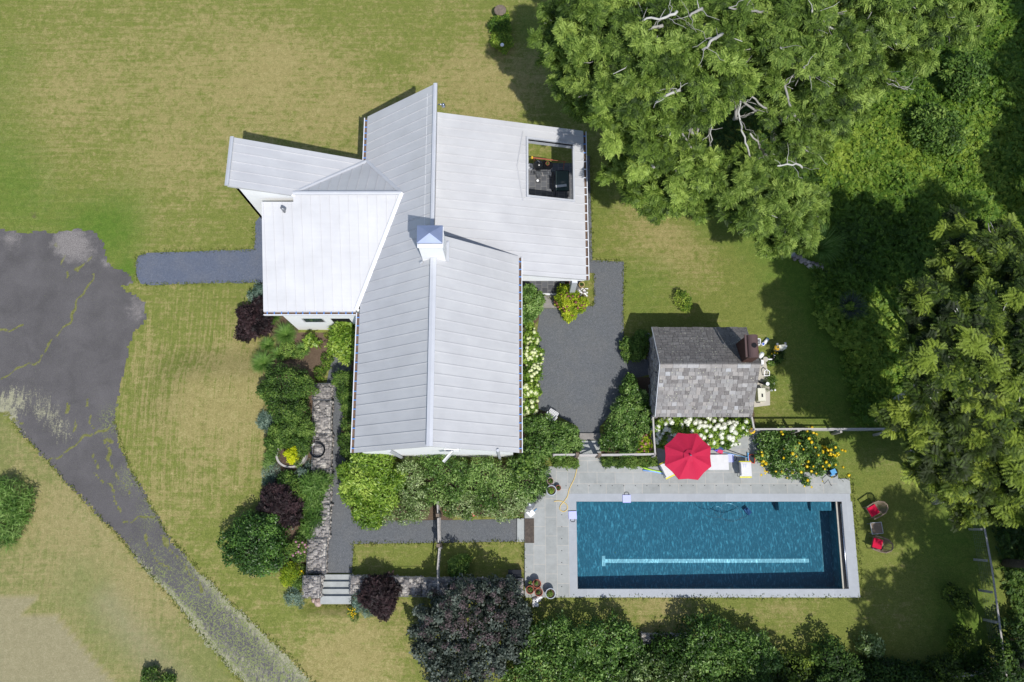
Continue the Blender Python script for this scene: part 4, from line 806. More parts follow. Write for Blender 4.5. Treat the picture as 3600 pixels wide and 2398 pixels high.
# along the west wall of the house
G2 = 'shrubs in the narrow bed along the west wall of the house'
shrub('abelia_shrub', 'upper olive green shrub between the dark path and the main roof', 'shrub', [(1205, 1335, .45, 1.3), (1215, 1385, .45, 1.2), (1225, 1430, .32, 1.1)], 6500, 'f_boxw', L=.10, W=.03, seed=30, group=G2, vb=.05)
shrub('abelia_shrub', 'small sparse shrub halfway along the dark path beside the main roof', 'shrub', [(1218, 1490, .28, 1.0), (1225, 1460, .25, .9)], 1300, 'f_boxw', L=.09, W=.03, seed=31, group=G2)
shrub('abelia_shrub', 'lower dark leafy shrub between the dark path and the gutter', 'shrub', [(1215, 1545, .42, 1.1), (1230, 1590, .38, 1.1)], 3000, 'f_green', L=.09, W=.035, seed=32, group=G2, vb=-.15)
# south side of the house
shrub('cherry_laurel', 'big bright lime laurel at the south-west corner of the house', 'shrub', [(1270, 1680, .9, 2.1), (1330, 1640, .85, 2.2), (1250, 1740, .6, 1.6), (1350, 1730, .8, 1.8), (1290, 1800, .7, 1.3), (1225, 1660, .45, 1.7), (1390, 1690, .5, 1.9), (1280, 1620, .5, 2.2), (1320, 1835, .3, .9)], 23000, 'f_limeleaf', L=.17, W=.05, seed=33, vb=-.08)
G3 = 'olive green hedge shrubs along the south wall of the house'
hl = [('glossy olive shrub beside the lime laurel below the white gable', [(1440, 1660, .7, 1.8), (1450, 1720, .7, 1.6), (1400, 1780, .8, 1.3), (1470, 1790, .6, 1.1)], 'f_olive'),
      ('broad olive shrub in the middle of the south hedge behind the garden gate', [(1560, 1640, .85, 2.0), (1590, 1710, .8, 1.7), (1530, 1730, .6, 1.5), (1620, 1660, .6, 1.9), (1500, 1610, .5, 1.8)], 'f_hedge'),
      ('low olive shrub leaning over the soil right of the garden gate', [(1630, 1770, .7, 1.3), (1700, 1780, .5, 1.1), (1580, 1765, .45, 1.1)], 'f_olive'),
      ('tall green hedge shrub beneath the open casement window', [(1700, 1660, .8, 2.0), (1760, 1690, .8, 1.9), (1720, 1730, .8, 1.7), (1660, 1700, .6, 1.8)], 'f_hedge'),
      ('hedge shrub at the pool end of the gravel path', [(1800, 1760, .6, 1.3), (1770, 1800, .5, 1.0), (1830, 1740, .5, 1.3), (1820, 1790, .35, .8)], 'f_olive'),
      ('dense hedge shrub beside the planter pots on the pool deck', [(1850, 1690, .8, 1.6), (1890, 1650, .6, 1.5), (1900, 1710, .4, 1.1), (1830, 1650, .6, 1.8), (1860, 1740, .35, .8)], 'f_hedge')]
for i, (l, lo, m) in enumerate(hl): shrub('hedge_shrub', l, 'shrub', lo, int(2700*sum(q[2]**2 for q in lo)*1.5), m, L=.105, W=.042, seed=40+i, group=G3, vr=.36)
shrub('bindweed', 'patch of broader green leaves on top of the hedge near the house corner', 'vine', [(1850, 1620, .35, 2.0), (1835, 1655, .3, 2.0)], 900, 'f_green', L=.14, W=.11, seed=47, stems=False)
shrub('heather', 'small reddish brown low plant at the deck edge beside the pots', 'plant', [(1895, 1740, .22, .35), (1880, 1755, .2, .3)], 900, 'f_smoke', L=.05, W=.03, seed=48, stems=False)
_, L_ = shrub('rose_bush', 'low rose bush with pink blooms on the soil right of the garden gate', 'rose bush', [(1585, 1795, .35, .5), (1650, 1805, .3, .45)], 1200, 'f_green', L=.08, W=.045, seed=49)
flower_heads(_, L_, [(1566, 1792), (1573, 1796), (1605, 1785), (1610, 1788), (1637, 1790), (1662, 1805), (1665, 1812), (1780, 1806)], .05, 'fl_rose', 'rose_bloom', .6)
# east side of the house
shrub('camellia_shrub', 'oval dark green shrub against the east gutter beside the terrace tiles', 'shrub', [(1855, 1030, .42, 1.4), (1870, 1075, .5, 1.4), (1850, 1105, .42, 1.2), (1885, 1050, .35, 1.3)], 8500, 'f_hedge', L=.12, W=.05, seed=50)
_, L_ = shrub('hydrangea', 'cream flowering hydrangea row along the east gutter', 'hydrangea', [(1862, 1190, .4, .95), (1868, 1250, .5, 1.1), (1872, 1310, .45, 1.0), (1865, 1370, .45, .95), (1860, 1430, .4, .9), (1862, 1145, .22, .6)], 9500, 'f_limeleaf', L=.10, W=.07, seed=51, vb=-.15)
flower_heads(_, L_, [(1843, 1168), (1878, 1168), (1843, 1158), (1877, 1155)]+[(1864+random.uniform(-16, 44)*(.5+.5*math.sin((y-1180)/60)), y+random.uniform(-6, 6)) for y in np.linspace(1185, 1300, 44)]+[(1850+random.uniform(-10, 40), 1310+random.uniform(-10, 170)) for _i in range(40)], .085, 'fl_cream')
shrub('euonymus_hedge', 'large green shrub filling the corner below the white wire chair', 'shrub', [(1880, 1500, .6, 1.3), (1930, 1520, .7, 1.3), (1990, 1530, .6, 1.2), (1890, 1570, .7, 1.5), (1960, 1570, .6, 1.3), (2020, 1560, .4, 1.2), (1860, 1610, .5, 1.6), (2010, 1520, .35, 1.2)], 20000, 'f_hedge', L=.10, W=.05, seed=52, vb=.05)
shrub('planter_strip', 'low bright green plants in the deck planter left of the gate', 'plants', [(1960, 1622, .3, .4), (1995, 1625, .32, .4), (2018, 1632, .22, .35)], 2900, 'f_green', L=.07, W=.04, seed=53, stems=False, vb=.15)
shrub('planter_strip', 'low green plants in the deck planter right of the gate behind the pool noodles', 'plants', [(2135, 1622, .3, .4), (2175, 1620, .32, .4), (2220, 1622, .35, .4), (2270, 1618, .35, .4), (2300, 1625, .2, .35)], 5200, 'f_green', L=.07, W=.04, seed=54, stems=False, vb=.05)
_, L_ = shrub('spirea', 'round lime green spirea with dusky pink flower heads by the terrace', 'shrub', [(2005, 1065, .62, 1.1), (1985, 1030, .4, 1.0), (2035, 1070, .4, .9), (2000, 1100, .4, .8), (1975, 1060, .35, .9)], 9500, 'f_lime', L=.085, W=.05, seed=55, vb=-.05)
flower_heads(_, L_, [(2005+58*math.sqrt(random.random())*math.cos(a*2.4), 1066+46*math.sqrt(random.random())*math.sin(a*2.4)) for a in range(36)], .06, 'fl_dpink', flat=.5)
shrub('boxwood_shrub', 'green shrub at the north-west corner of the outbuilding half in its shade', 'shrub', [(2205, 1215, .35, .8), (2205, 1245, .3, .7), (2250, 1220, .5, .9), (2255, 1185, .35, .8), (2235, 1245, .35, .8)], 7500, 'f_green', L=.08, W=.05, seed=56, vb=.05)
shrub('euonymus_shrub', 'large dark green shrub filling the bed between the courtyard and the outbuilding', 'shrub', [(2215, 1370, .45, 1.2), (2200, 1440, .65, 1.3), (2180, 1500, .65, 1.2), (2240, 1480, .6, 1.2), (2150, 1550, .5, 1.0), (2215, 1560, .6, 1.0), (2255, 1400, .4, 1.2), (2215, 1335, .3, .9), (2265, 1440, .35, 1.1)], 19000, 'f_hedge', L=.10, W=.05, seed=57, vb=-.05)
_, L_ = shrub('hydrangea', 'dusty pink hydrangea inside the fence corner left of the red umbrella', 'hydrangea', [(2265, 1555, .4, .8), (2240, 1575, .3, .7), (2285, 1530, .2, .8), (2285, 1575, .22, .7)], 4200, 'f_lime', L=.10, W=.07, seed=58, vb=-.2)
flower_heads(_, L_, [(2218, 1563), (2214, 1572), (2236, 1526), (2245, 1535), (2250, 1530), (2270, 1498), (2280, 1512), (2230, 1575), (2262, 1535), (2272, 1530), (2284, 1540), (2258, 1550), (2240, 1548), (2232, 1555), (2244, 1580), (2236, 1590), (2285, 1558), (2270, 1560), (2256, 1570), (2288, 1580), (2265, 1585), (2250, 1515), (2228, 1540), (2222, 1585)], .07, 'fl_pink')
_, L_ = shrub('hydrangea', 'long bank of white hydrangeas under the south eave of the outbuilding', 'hydrangea', [(2325, 1500, .45, 1.0), (2370, 1490, .5, 1.1), (2420, 1490, .5, 1.1), (2470, 1500, .55, 1.1), (2520, 1505, .6, 1.1), (2570, 1510, .55, 1.0), (2615, 1500, .4, 1.0), (2560, 1545, .4, .8), (2320, 1550, .3, .8), (2500, 1550, .35, .9)], 17500, 'f_limeleaf', L=.11, W=.08, seed=59, vb=-.1)
flower_heads(_, L_, [(random.uniform(2300, 2640), random.uniform(1468, 1545)) for _i in range(78)]+[(2303+random.uniform(0, 40), 1500+random.uniform(-20, 65)) for _i in range(12)]+[(random.uniform(2480, 2600), random.uniform(1535, 1568)) for _i in range(10)], .11, 'fl_white')
_, L_ = shrub('false_sunflower', 'sprawling dark green plant starred with yellow daisies at the deck corner', 'flowers', [(2700, 1550, .55, 1.2), (2760, 1550, .6, 1.2), (2730, 1610, .65, 1.1), (2800, 1590, .6, 1.0), (2790, 1650, .5, .8), (2860, 1590, .5, .9), (2870, 1640, .45, .7), (2690, 1600, .4, 1.0), (2930, 1580, .3, .8), (2840, 1545, .45, 1.0), (2735, 1655, .3, .7), (2920, 1620, .3, .6), (2835, 1690, .2, .4)], 14500, 'f_hedge', L=.10, W=.055, seed=60, vb=-.1)
ps = [(2747, 1507), (2747, 1519), (2752, 1527), (2842, 1507), (2855, 1504), (2838, 1516), (2860, 1522), (2870, 1527), (2845, 1542), (2854, 1555), (2867, 1574), (2890, 1570), (2898, 1572), (2908, 1574), (2912, 1583), (2922, 1582), (2938, 1573), (2945, 1592), (2955, 1585), (2962, 1583), (2972, 1586), (2948, 1598), (2940, 1603), (2922, 1600), (2905, 1600), (2757, 1578), (2787, 1595), (2790, 1578), (2755, 1610), (2783, 1624), (2815, 1632), (2842, 1623), (2853, 1657), (2817, 1660), (2786, 1662), (2750, 1660), (2678, 1590), (2681, 1601), (2683, 1620), (2680, 1637), (2687, 1648), (2688, 1655), (2690, 1666), (2728, 1657), (2766, 1682), (2840, 1689), (2852, 1712), (2828, 1710), (2892, 1692), (2985, 1671), (2893, 1640), (2915, 1635), (2900, 1650), (2930, 1652), (2938, 1634), (2920, 1660), (2870, 1665), (2882, 1620), (2905, 1625), (2965, 1643), (2925, 1678), (2825, 1580), (2800, 1605), (2774, 1640), (2860, 1640), (2838, 1640), (2878, 1600), (2810, 1560), (2795, 1575)]
flower_heads(_, L_, ps+[(random.uniform(2890, 2945), random.uniform(1568, 1610)) for _i in range(12)]+[(random.uniform(2675, 2700), random.uniform(1620, 1670)) for _i in range(8)], .062, 'fl_gold', 'daisy', .35)
shrub('lawn_shrub', 'thin solitary shrub on the grass north of the outbuilding', 'shrub', [(2400, 1052, .42, .7), (2410, 1075, .3, .5)], 1600, 'f_weed', L=.08, W=.04, seed=61, vb=.1)
shrub('garden_currant', 'small bright green bush on the shaded grass behind the south gabion wall', 'bush', [(1608, 1985, .42, .9), (1625, 1975, .35, .8), (1600, 2010, .3, .8)], 3200, 'f_green', L=.09, W=.06, seed=62, vb=.1)
shrub('lawn_bush', 'dark low bush at the top edge beside the tree shade', 'bush', [(1760, 90, .6, .7), (1768, 140, .6, .6), (1765, 60, .4, .5)], 6000, 'f_weed', L=.10, W=.06, seed=63, stems=False)
shrub('hill_bush', 'round dark bush standing in the bright weeds near the upper right', 'bush', [(3400, 240, 1.1, 2.0), (3370, 290, .8, 1.6)], 6000, 'f_boxw', L=.2, W=.09, seed=68)
shrub('hill_bush', 'broad green bush in the middle of the bright weeds below the round dark bush', 'bush', [(3290, 450, 1.1, 1.8), (3340, 480, .9, 1.5), (3260, 420, .7, 1.6)], 6000, 'f_boxw', L=.18, W=.08, seed=69)
shrub('roadside_bush', 'rough green bush cut off by the left edge beside the driveway', 'bush', [(20, 1760, 1.0, 1.1), (60, 1800, .6, .8), (-40, 1780, 1.0, 1.1), (10, 1850, .8, .9)], 9000, 'f_grassy', 'blade', .28, .03, seed=64)
shrub('meadow_bush', 'small dark bush on the meadow at the bottom edge left of the driveway', 'bush', [(530, 2385, .45, .6), (590, 2395, .3, .5)], 1500, 'f_green', L=.12, W=.05, seed=65)
_, L_ = shrub('pool_weed', 'sparse low plant with yellow flowers beside the outbuilding east wall', 'plant', [(2735, 1250, .35, .4), (2712, 1268, .25, .3)], 1100, 'f_green', L=.09, W=.05, seed=66, stems=False)
flower_heads(_, L_, [(2722, 1229), (2724, 1240), (2733, 1242), (2714, 1243)], .045, 'fl_gold', 'flower', .4)
shrub('pot_weed', 'grassy weeds growing through the white bicycle parts beside the outbuilding', 'plant', [(2705, 1350, .3, .35), (2715, 1335, .2, .3)], 700, 'f_green', 'blade', .16, .02, seed=67, stems=False)
grass_clump('large spiky dark iris clump at the stone edging under the trees', 2872, 880, 1.0, 420, 'f_grassy', (.15, .1), 1.15, 'spiky plants by the stone edging')
grass_clump('pale dry grass heap beside the mossy slab in the shade', 2975, 1085, .8, 300, 'f_smoke', (.1, 0), .8, 'spiky plants by the stone edging')

# bottom: smoke bush and hedge
def spikes(t, Ls, n, mat, L, seed):
    pass
t, L_ = shrub('smoke_bush', 'huge dusky purple and grey-green smoke bush below the south gabion wall', 'smoke bush', [(1650, 2200, 1.5, 2.6), (1560, 2260, 1.2, 2.3), (1760, 2150, 1.0, 2.9), (1520, 2210, .8, 1.8), (1640, 2110, .85, 3.2), (1570, 2150, .6, 2.9), (1780, 2240, 1.0, 2.2), (1620, 2320, 1.2, 2.1), (1700, 2320, .9, 2.0), (1560, 2360, .8, 1.6), (1725, 2070, .5, 3.0), (1830, 2150, .45, 2.0), (1490, 2290, .5, 1.5), (1790, 2060, .4, 1.7), (1600, 2420, 1.2, 1.9)]+[(1655+(150+k_*26)*math.cos(a*.42+.2), 2215+(120+k_*24)*math.sin(a*.42+.2), .26-.045*k_, 2.3-.25*k_) for a in range(15) for k_ in range(3)], 30000, 'f_smoke', L=.13, W=.09, seed=70, vr=.42, sub=(2, 4), clump=.42, jit=.34)
b = MB(); hb = []
for i in range(70):
    px, py = 1650+random.gauss(0, 110), 2210+random.gauss(0, 90); p = surf(L_, px, py)
    if p.z > .8: hb.append((p.x-t.location.x, p.y-t.location.y, p.z-t.location.z+.05, .15, .15, .20))
for i in range(16):
    px, py = random.uniform(1520, 1800), random.uniform(2050, 2170); p = surf(L_, px, py)
    if p.z > 1: hb.append((p.x-t.location.x, p.y-t.location.y, p.z-t.location.z+.35, .13, .13, .55))
crown('flower_plumes', hb, 3000, 'leaf', .09, .06, 'f_plume', t, sub=(0, 1), vb=.05, vr=.4, seed=71)
G4 = 'leafy hedge along the bottom edge below the pool'
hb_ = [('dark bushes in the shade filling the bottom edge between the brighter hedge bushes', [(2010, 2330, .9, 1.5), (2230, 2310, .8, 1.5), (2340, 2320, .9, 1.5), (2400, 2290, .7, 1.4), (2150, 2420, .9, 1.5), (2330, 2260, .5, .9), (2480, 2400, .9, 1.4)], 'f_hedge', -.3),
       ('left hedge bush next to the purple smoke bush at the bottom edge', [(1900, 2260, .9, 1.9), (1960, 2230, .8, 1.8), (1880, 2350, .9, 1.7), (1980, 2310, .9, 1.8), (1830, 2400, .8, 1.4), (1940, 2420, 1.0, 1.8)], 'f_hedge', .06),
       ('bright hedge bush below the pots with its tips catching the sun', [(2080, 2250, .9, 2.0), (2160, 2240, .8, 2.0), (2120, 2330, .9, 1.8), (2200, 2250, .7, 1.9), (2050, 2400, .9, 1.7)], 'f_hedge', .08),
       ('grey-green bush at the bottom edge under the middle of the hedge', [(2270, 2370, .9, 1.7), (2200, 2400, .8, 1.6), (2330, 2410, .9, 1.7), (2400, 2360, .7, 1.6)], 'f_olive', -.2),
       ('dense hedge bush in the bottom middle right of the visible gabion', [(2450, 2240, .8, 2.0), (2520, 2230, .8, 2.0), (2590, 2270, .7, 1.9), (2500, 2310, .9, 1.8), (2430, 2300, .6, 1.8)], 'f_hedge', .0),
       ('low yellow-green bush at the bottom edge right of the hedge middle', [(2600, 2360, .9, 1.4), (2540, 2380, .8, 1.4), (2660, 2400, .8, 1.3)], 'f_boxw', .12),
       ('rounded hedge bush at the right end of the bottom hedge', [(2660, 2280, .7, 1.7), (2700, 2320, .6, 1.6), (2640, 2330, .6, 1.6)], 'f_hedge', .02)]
for i, (l, lo, m, vb) in enumerate(hb_): shrub('hedge_bush', l, 'bush', lo, int(3000*sum(q[2]**2 for q in lo)), m, L=.14, W=.06, seed=80+i, group=G4, vb=vb-.2, vr=.36, sub=(4, 6), jit=.3)  # leaf tones lowered: the bottom hedge's shade is put into its colour
rb = [('leafy bush at the bottom edge between the hedge and the shaded lawn', [(2790, 2350, .7, 1.5), (2740, 2390, .6, 1.3), (2830, 2400, .6, 1.3)], 'f_walnut'),
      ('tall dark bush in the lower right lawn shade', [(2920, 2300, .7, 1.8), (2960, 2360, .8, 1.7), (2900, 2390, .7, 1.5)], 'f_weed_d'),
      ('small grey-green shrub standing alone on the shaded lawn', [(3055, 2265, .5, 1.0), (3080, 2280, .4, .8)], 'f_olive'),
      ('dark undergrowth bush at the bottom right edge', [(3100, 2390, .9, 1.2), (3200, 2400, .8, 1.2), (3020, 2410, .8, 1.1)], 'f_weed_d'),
      ('yellow-green bush at the bottom right by the fallen rail', [(3330, 2360, .7, 1.4), (3300, 2400, .6, 1.3)], 'f_walnut'),
      ('small sunlit shrub right of the lower lawn', [(3390, 2240, .5, 1.0), (3370, 2270, .4, .9)], 'f_walnut'),
      ('low bush in shade left of the right-hand fence', [(3380, 2110, .5, .9), (3350, 2090, .4, .8)], 'f_walnut'),
      ('shaded bush at the bottom right corner', [(3540, 2350, 1.0, 1.5), (3580, 2250, .9, 1.4), (3480, 2400, .9, 1.3)], 'f_weed_d')]
for i, (l, lo, m) in enumerate(rb): shrub('bush', l, 'bush', lo, int(2300*sum(q[2]**2 for q in lo)), m, L=.14, W=.07, seed=90+i, group='bushes round the lower right lawn', vb=-.05)

# ------------------------------------------------------------------ rough ground cover on the right
def cover(name, label, poly_px, n, L, W, mat, zr=(.05, .5), kind='sprig', vb=0, excl=()):
    w = PX(poly_px); x0, x1 = min(p.x for p in w), max(p.x for p in w); y0, y1 = min(p.y for p in w), max(p.y for p in w)
    x = rng.uniform(x0, x1, n*3); y = rng.uniform(y0, y1, n*3); ok = pip(x, y, [tuple(p)[:2] for p in w])
    for e in excl: ok &= ~pip(x, y, [tuple(p)[:2] for p in PX(e)])
    x, y = x[ok][:n], y[ok][:n]; m = len(x); q = np.stack([x, y, np.zeros(m)], 1)*np.array([.9, .9, 1]); hh = .5+.5*lumpy(q, 5, 1.1)+.3*lumpy(q, 9, 3)
    z = hz(x, y)+zr[0]+(zr[1]-zr[0])*np.clip(hh, 0, 1)*rng.uniform(.55, 1, m); pos = np.stack([x, y, z], 1)
    nr = unit(rng.normal(size=(m, 3))*.45+np.array([0, 0, 1])); xd = rng.normal(size=(m, 3)); V0, Q0 = protos(kind, L, W); V, Q = place(V0, Q0, pos, xd, nr, rng.uniform(.6, 1.4, m))
    v = np.repeat(.5+vb+.30*lumpy(q, 21, .45)+.15*lumpy(q, 31, 1.5)+rng.normal(size=m)*.13, len(Q0))+rng.normal(size=m*len(Q0))*.08
    o = mesh_np(name, V, Q, v, mat); tag(o, label, 'ground cover', kind='stuff'); return o
meadow = [(2800, 200), (3700, -100), (3900, 1500), (3300, 1510), (3000, 1500), (2960, 1250), (2860, 1100), (2850, 950), (2950, 900), (2900, 700), (2850, 560)]
cover('weed_cover', 'rough bright green weeds and bramble covering the slope on the right', meadow, 42000, .26, .07, 'f_weed', (.05, .6), vb=.05)
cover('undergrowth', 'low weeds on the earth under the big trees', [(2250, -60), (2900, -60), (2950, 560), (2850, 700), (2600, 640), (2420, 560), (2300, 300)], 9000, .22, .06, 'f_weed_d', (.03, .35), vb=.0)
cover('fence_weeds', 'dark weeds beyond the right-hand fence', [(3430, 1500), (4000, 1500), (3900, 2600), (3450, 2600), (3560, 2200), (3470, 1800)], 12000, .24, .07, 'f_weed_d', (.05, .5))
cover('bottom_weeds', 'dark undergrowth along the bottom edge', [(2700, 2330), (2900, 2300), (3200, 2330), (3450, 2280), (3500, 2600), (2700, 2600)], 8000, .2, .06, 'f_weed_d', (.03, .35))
# longer grass tufts where lawns meet paving
def tufts(paths, n, name='edge_grass'):
    V, Q, vv = [], [], []
    for path in paths:
        w = PX(path, .0); seg = [(a, b_) for a, b_ in zip(w[:-1], w[1:])]; tot = sum((b_-a).length for a, b_ in seg)
        for a, b_ in seg:
            for _i in range(int(n*(b_-a).length)):
                p = a.lerp(b_, random.random()); x, y = p.x+random.gauss(0, .05), p.y+random.gauss(0, .05); z = hz1(x, y) if _i % 9 == 0 else z if _i else hz1(x, y)
                an = random.uniform(0, 6.28); l = random.uniform(.05, .13); b = len(V); u = (math.cos(an)*l, math.sin(an)*l); s = (-math.sin(an)*.012, math.cos(an)*.012)
                V += [(x-s[0], y-s[1], z), (x+s[0], y+s[1], z), (x+u[0]*.6+s[0], y+u[1]*.6+s[1], z+l*.8), (x+u[0]*.9-s[0], y+u[1]*.9-s[1], z+l)]; Q.append((b, b+1, b+2, b+3)); vv.append(random.gauss(.5, .25))
    return tag(mesh_np(name, np.array(V), np.array(Q), np.array(vv), 'f_lawn'), 'short grass blades fringing the paving and gravel edges', 'grass', kind='stuff')
tufts([[(480, 1000), (480, 905), (530, 888), (893, 878), (898, 785)], [(500, 1003), (700, 998), (905, 992)], [(2077, 550), (2082, 915), (2194, 920), (2191, 1180), (2205, 1262)], [(1243, 1912), (1243, 2016)], [(1243, 1912), (1818, 1905), (1843, 1906), (1843, 2030)], [(1850, 2100), (2400, 2098), (3025, 2098)], [(2990, 1683), (3005, 1850), (3028, 2098)], [(2944, 1683), (2990, 1682)], [(1880, 1040), (2088, 1075), (2088, 962)], [(400, 1480), (465, 1660), (590, 1880), (790, 2100), (1010, 2300), (1130, 2420)], [(40, 1480), (230, 1690), (430, 1900), (640, 2150), (870, 2420)], [(1140, 2126), (1235, 2126)]], 38)

# ------------------------------------------------------------------ trees
def limb(b, a, c, r0, r1, n=6, wob=.25, seg=7):
    a, c = Vector(a), Vector(c); pts = []; L = (c-a).length
    for i in range(n+1): f = i/n; pts.append(a.lerp(c, f)+Vector((random.uniform(-1, 1), random.uniform(-1, 1), random.uniform(-.5, .5)))*wob*L*.12*(0 if i in (0, n) else 1))
    b.tube(pts, [r0+(r1-r0)*i/n for i in range(n+1)], seg); return pts
def tree(name, label, cat, base, lobes_px, n, mat, kind, L, W, bark='bark', tr=.22, group=None, twigs=6, **k):
    bx, by = base; z0 = hz1(bx, by); t = thing(name, label, cat, (bx, by, z0), 0, group); Ls = []
    for q in lobes_px:
        px, py, z, r = q[:4]; rz = q[4] if len(q) > 4 else r*.7; p = P(px, py, z); Ls.append((p.x-bx, p.y-by, z-z0, r, r, rz))
    crown('crown', Ls, n, kind, L, W, mat, t, **k)
    b = MB(); top = max(l[2] for l in Ls); mx = sum(l[0] for l in Ls)/len(Ls); my = sum(l[1] for l in Ls)/len(Ls); fork = Vector((mx*.25, my*.25, top*.42)); limb(b, (0, 0, -.1), fork, tr, tr*.8, 5, .1, 10)
    for l in Ls:
        c = Vector(l[:3]); m = fork.lerp(c, .5)+Vector((0, 0, -.3)); e = limb(b, fork, m, tr*.62, tr*.42, 4, .3); limb(b, m, c+Vector((0, 0, l[5]*.35)), tr*.42, .04, 4, .5)
        for i in range(twigs):
            d = Vector(unit(np.array([random.gauss(0, 1), random.gauss(0, 1), random.uniform(.1, 1)]))); limb(b, c-Vector((0, 0, l[5]*.2)), c+Vector((d.x*l[3], d.y*l[4], d.z*l[5]))*.98, .04, .012, 4, .6, 5)
    b.build('trunk', bark, t, True); return t
LO = dict(open_=True, up=.75, drop=.35, shell=.6, jit=.3, outward=.8, sub=(5, 8), clump=.22, vr=.3)
def lobs(pts): return pts
G5 = 'big feathery-leaved trees over the upper right'
w_ = lambda x, y, z: tuple(P(x, y, z))[:2]
trees = [
 ('feathery tree nearest the house, its crown reaching out over the upper lawn', w_(2250, 420, 2), [(2010, 110, 8, 1.3), (2060, 200, 7.5, 1.4), (2015, 300, 6, 1.0), (2035, 380, 5, .6), (2110, 310, 8, 1.4), (2180, 200, 9, 1.9), (2150, 80, 9.5, 1.9), (2175, 420, 6, .9), (1965, 200, 5.5, .8)], 'f_locust', 17000),
 ('feathery tree with pale limbs at the middle of the upper edge', w_(2400, 380, 2), [(2240, 60, 10, 1.9), (2290, 170, 10.5, 2.0), (2390, 60, 10, 1.9), (2380, 190, 10, 1.9), (2470, 110, 11, 1.8), (2240, 280, 9.5, 1.8), (2310, -40, 10, 2)], 'f_locust', 15000),
 ('broad bright feathery tree in front of the dark gap in the wood', w_(2440, 600, 2), [(2250, 400, 8.5, 1.9), (2340, 370, 9.5, 1.9), (2440, 270, 10.5, 1.8), (2520, 200, 10.5, 1.4), (2300, 500, 7.5, 1.6), (2200, 400, 8, 1.4)], 'f_locust2', 14000),
 ('feathery tree whose branches hang towards the corner of the grey roof', w_(2480, 700, 2), [(2240, 610, 5, 1.3), (2310, 650, 5.5, 1.4), (2400, 620, 6.5, 1.6), (2290, 560, 6, 1.3), (2210, 520, 5, 1.0), (2360, 680, 4.5, 1.0), (2450, 690, 5, 1.1)], 'f_locust2', 12500),
 ('feathery tree over the stone edging at the lower tip of the wood', w_(2700, 760, 2), [(2570, 660, 6, 1.3), (2660, 700, 6.5, 1.5), (2740, 730, 6, 1.3), (2640, 780, 5, 1.0), (2790, 800, 5, 1.1), (2820, 740, 5, 1.1), (2600, 610, 6, 1.0), (2720, 860, 4, .7)], 'f_locust', 13500),
 ('feathery tree with several grey leaning stems in the middle of the wood', w_(2760, 430, 2), [(2640, 60, 10, 1.8), (2740, 120, 10, 1.9), (2820, 60, 10, 1.8), (2700, 230, 9, 1.6), (2840, 190, 10, 1.7), (2650, 150, 8, 1.0)], 'f_locust', 11500),
 ('wide feathery tree on the right side of the wood above the bright weeds', w_(2880, 480, 2), [(2930, 200, 9, 1.8), (3010, 100, 9.5, 1.8), (2880, 340, 8, 1.6), (2960, 300, 8, 1.6), (2800, 360, 8, 1.4), (2790, 490, 7, 1.0), (2870, 470, 6.5, 1.2), (3060, 240, 7, 1.3)], 'f_locust', 12500),
 ('tall feathery tree cut off by the upper edge on the right', w_(3120, 250, 2), [(3130, 50, 9, 1.8), (3220, 90, 8.5, 1.7), (3290, 20, 9, 1.8), (3160, 170, 7, 1.3), (3100, -40, 10, 2), (3350, 80, 8, 1.3)], 'f_locust', 9500),
]
for i, (l, base, lo, m, n) in enumerate(trees): tree('locust_tree', l, 'tree', base, lo, int(n*2.1), m, 'fine', .25, .048, tr=.16, group=G5, seed=100+i, **LO)
# bare pale limbs and stems showing between the crowns
bl = [[(2640, 340, 9), (2700, 385, 8), (2740, 415, 7)], [(2745, 165, 11), (2795, 205, 10)], [(2820, 240, 10.5), (2890, 282, 9.4)], [(2905, 85, 10.6), (2960, 115, 10.2), (2998, 137, 9.4)], [(2755, 300, 9.4), (2790, 400, 8.2), (2855, 480, 6)], [(2330, 235, 11), (2390, 215, 11.1), (2440, 195, 10.4)], [(2470, 180, 12), (2500, 150, 12.2), (2540, 120, 11.4)], [(2560, 30, 12), (2640, 38, 11), (2700, 45, 10.5)], [(2300, 360, 10.4), (2350, 330, 10.8), (2390, 318, 10.6)], [(2260, 70, 11.6), (2330, 62, 11.8), (2380, 40, 11.8)],
      [(2500, 400, 7.5), (2490, 480, 6.5), (2500, 560, 5), (2450, 640, 3)], [(2610, 300, 9), (2600, 360, 8), (2590, 420, 7)], [(2590, 360, 8.4), (2580, 420, 7.5)], [(2245, 555, 6.8), (2275, 560, 6.6), (2190, 552, 6)], [(2280, 560, 7), (2300, 590, 6.6)], [(2390, 450, 8), (2440, 530, 7), (2420, 560, 6)], [(2570, 200, 11), (2600, 270, 10), (2590, 330, 9)], [(2860, 30, 11), (2830, 90, 10.4), (2850, 110, 9.8)], [(2640, 470, 7), (2680, 530, 5.5), (2700, 560, 4)], [(2810, 510, 7), (2850, 525, 6.6), (2870, 535, 6)], [(2730, 580, 7.4), (2800, 578, 6.8), (2820, 590, 6)], [(3160, 305, 7.4), (3190, 315, 7)], [(2490, 390, 8), (2500, 470, 7), (2502, 545, 6), (2470, 610, 5), (2435, 655, 4)], [(2590, 190, 11), (2612, 250, 10), (2600, 330, 9), (2598, 420, 8), (2620, 500, 7), (2640, 560, 6)], [(2560, 330, 9), (2650, 380, 8), (2700, 420, 7)], [(2800, 230, 10), (2850, 260, 10), (2880, 250, 10)], [(2420, 60, 12), (2470, 30, 12)], [(2260, 110, 11), (2330, 90, 11)], [(3060, 140, 9.8), (3130, 130, 9.2)]]
roots = [o for o in COL.objects if o.name.startswith('locust_tree')]
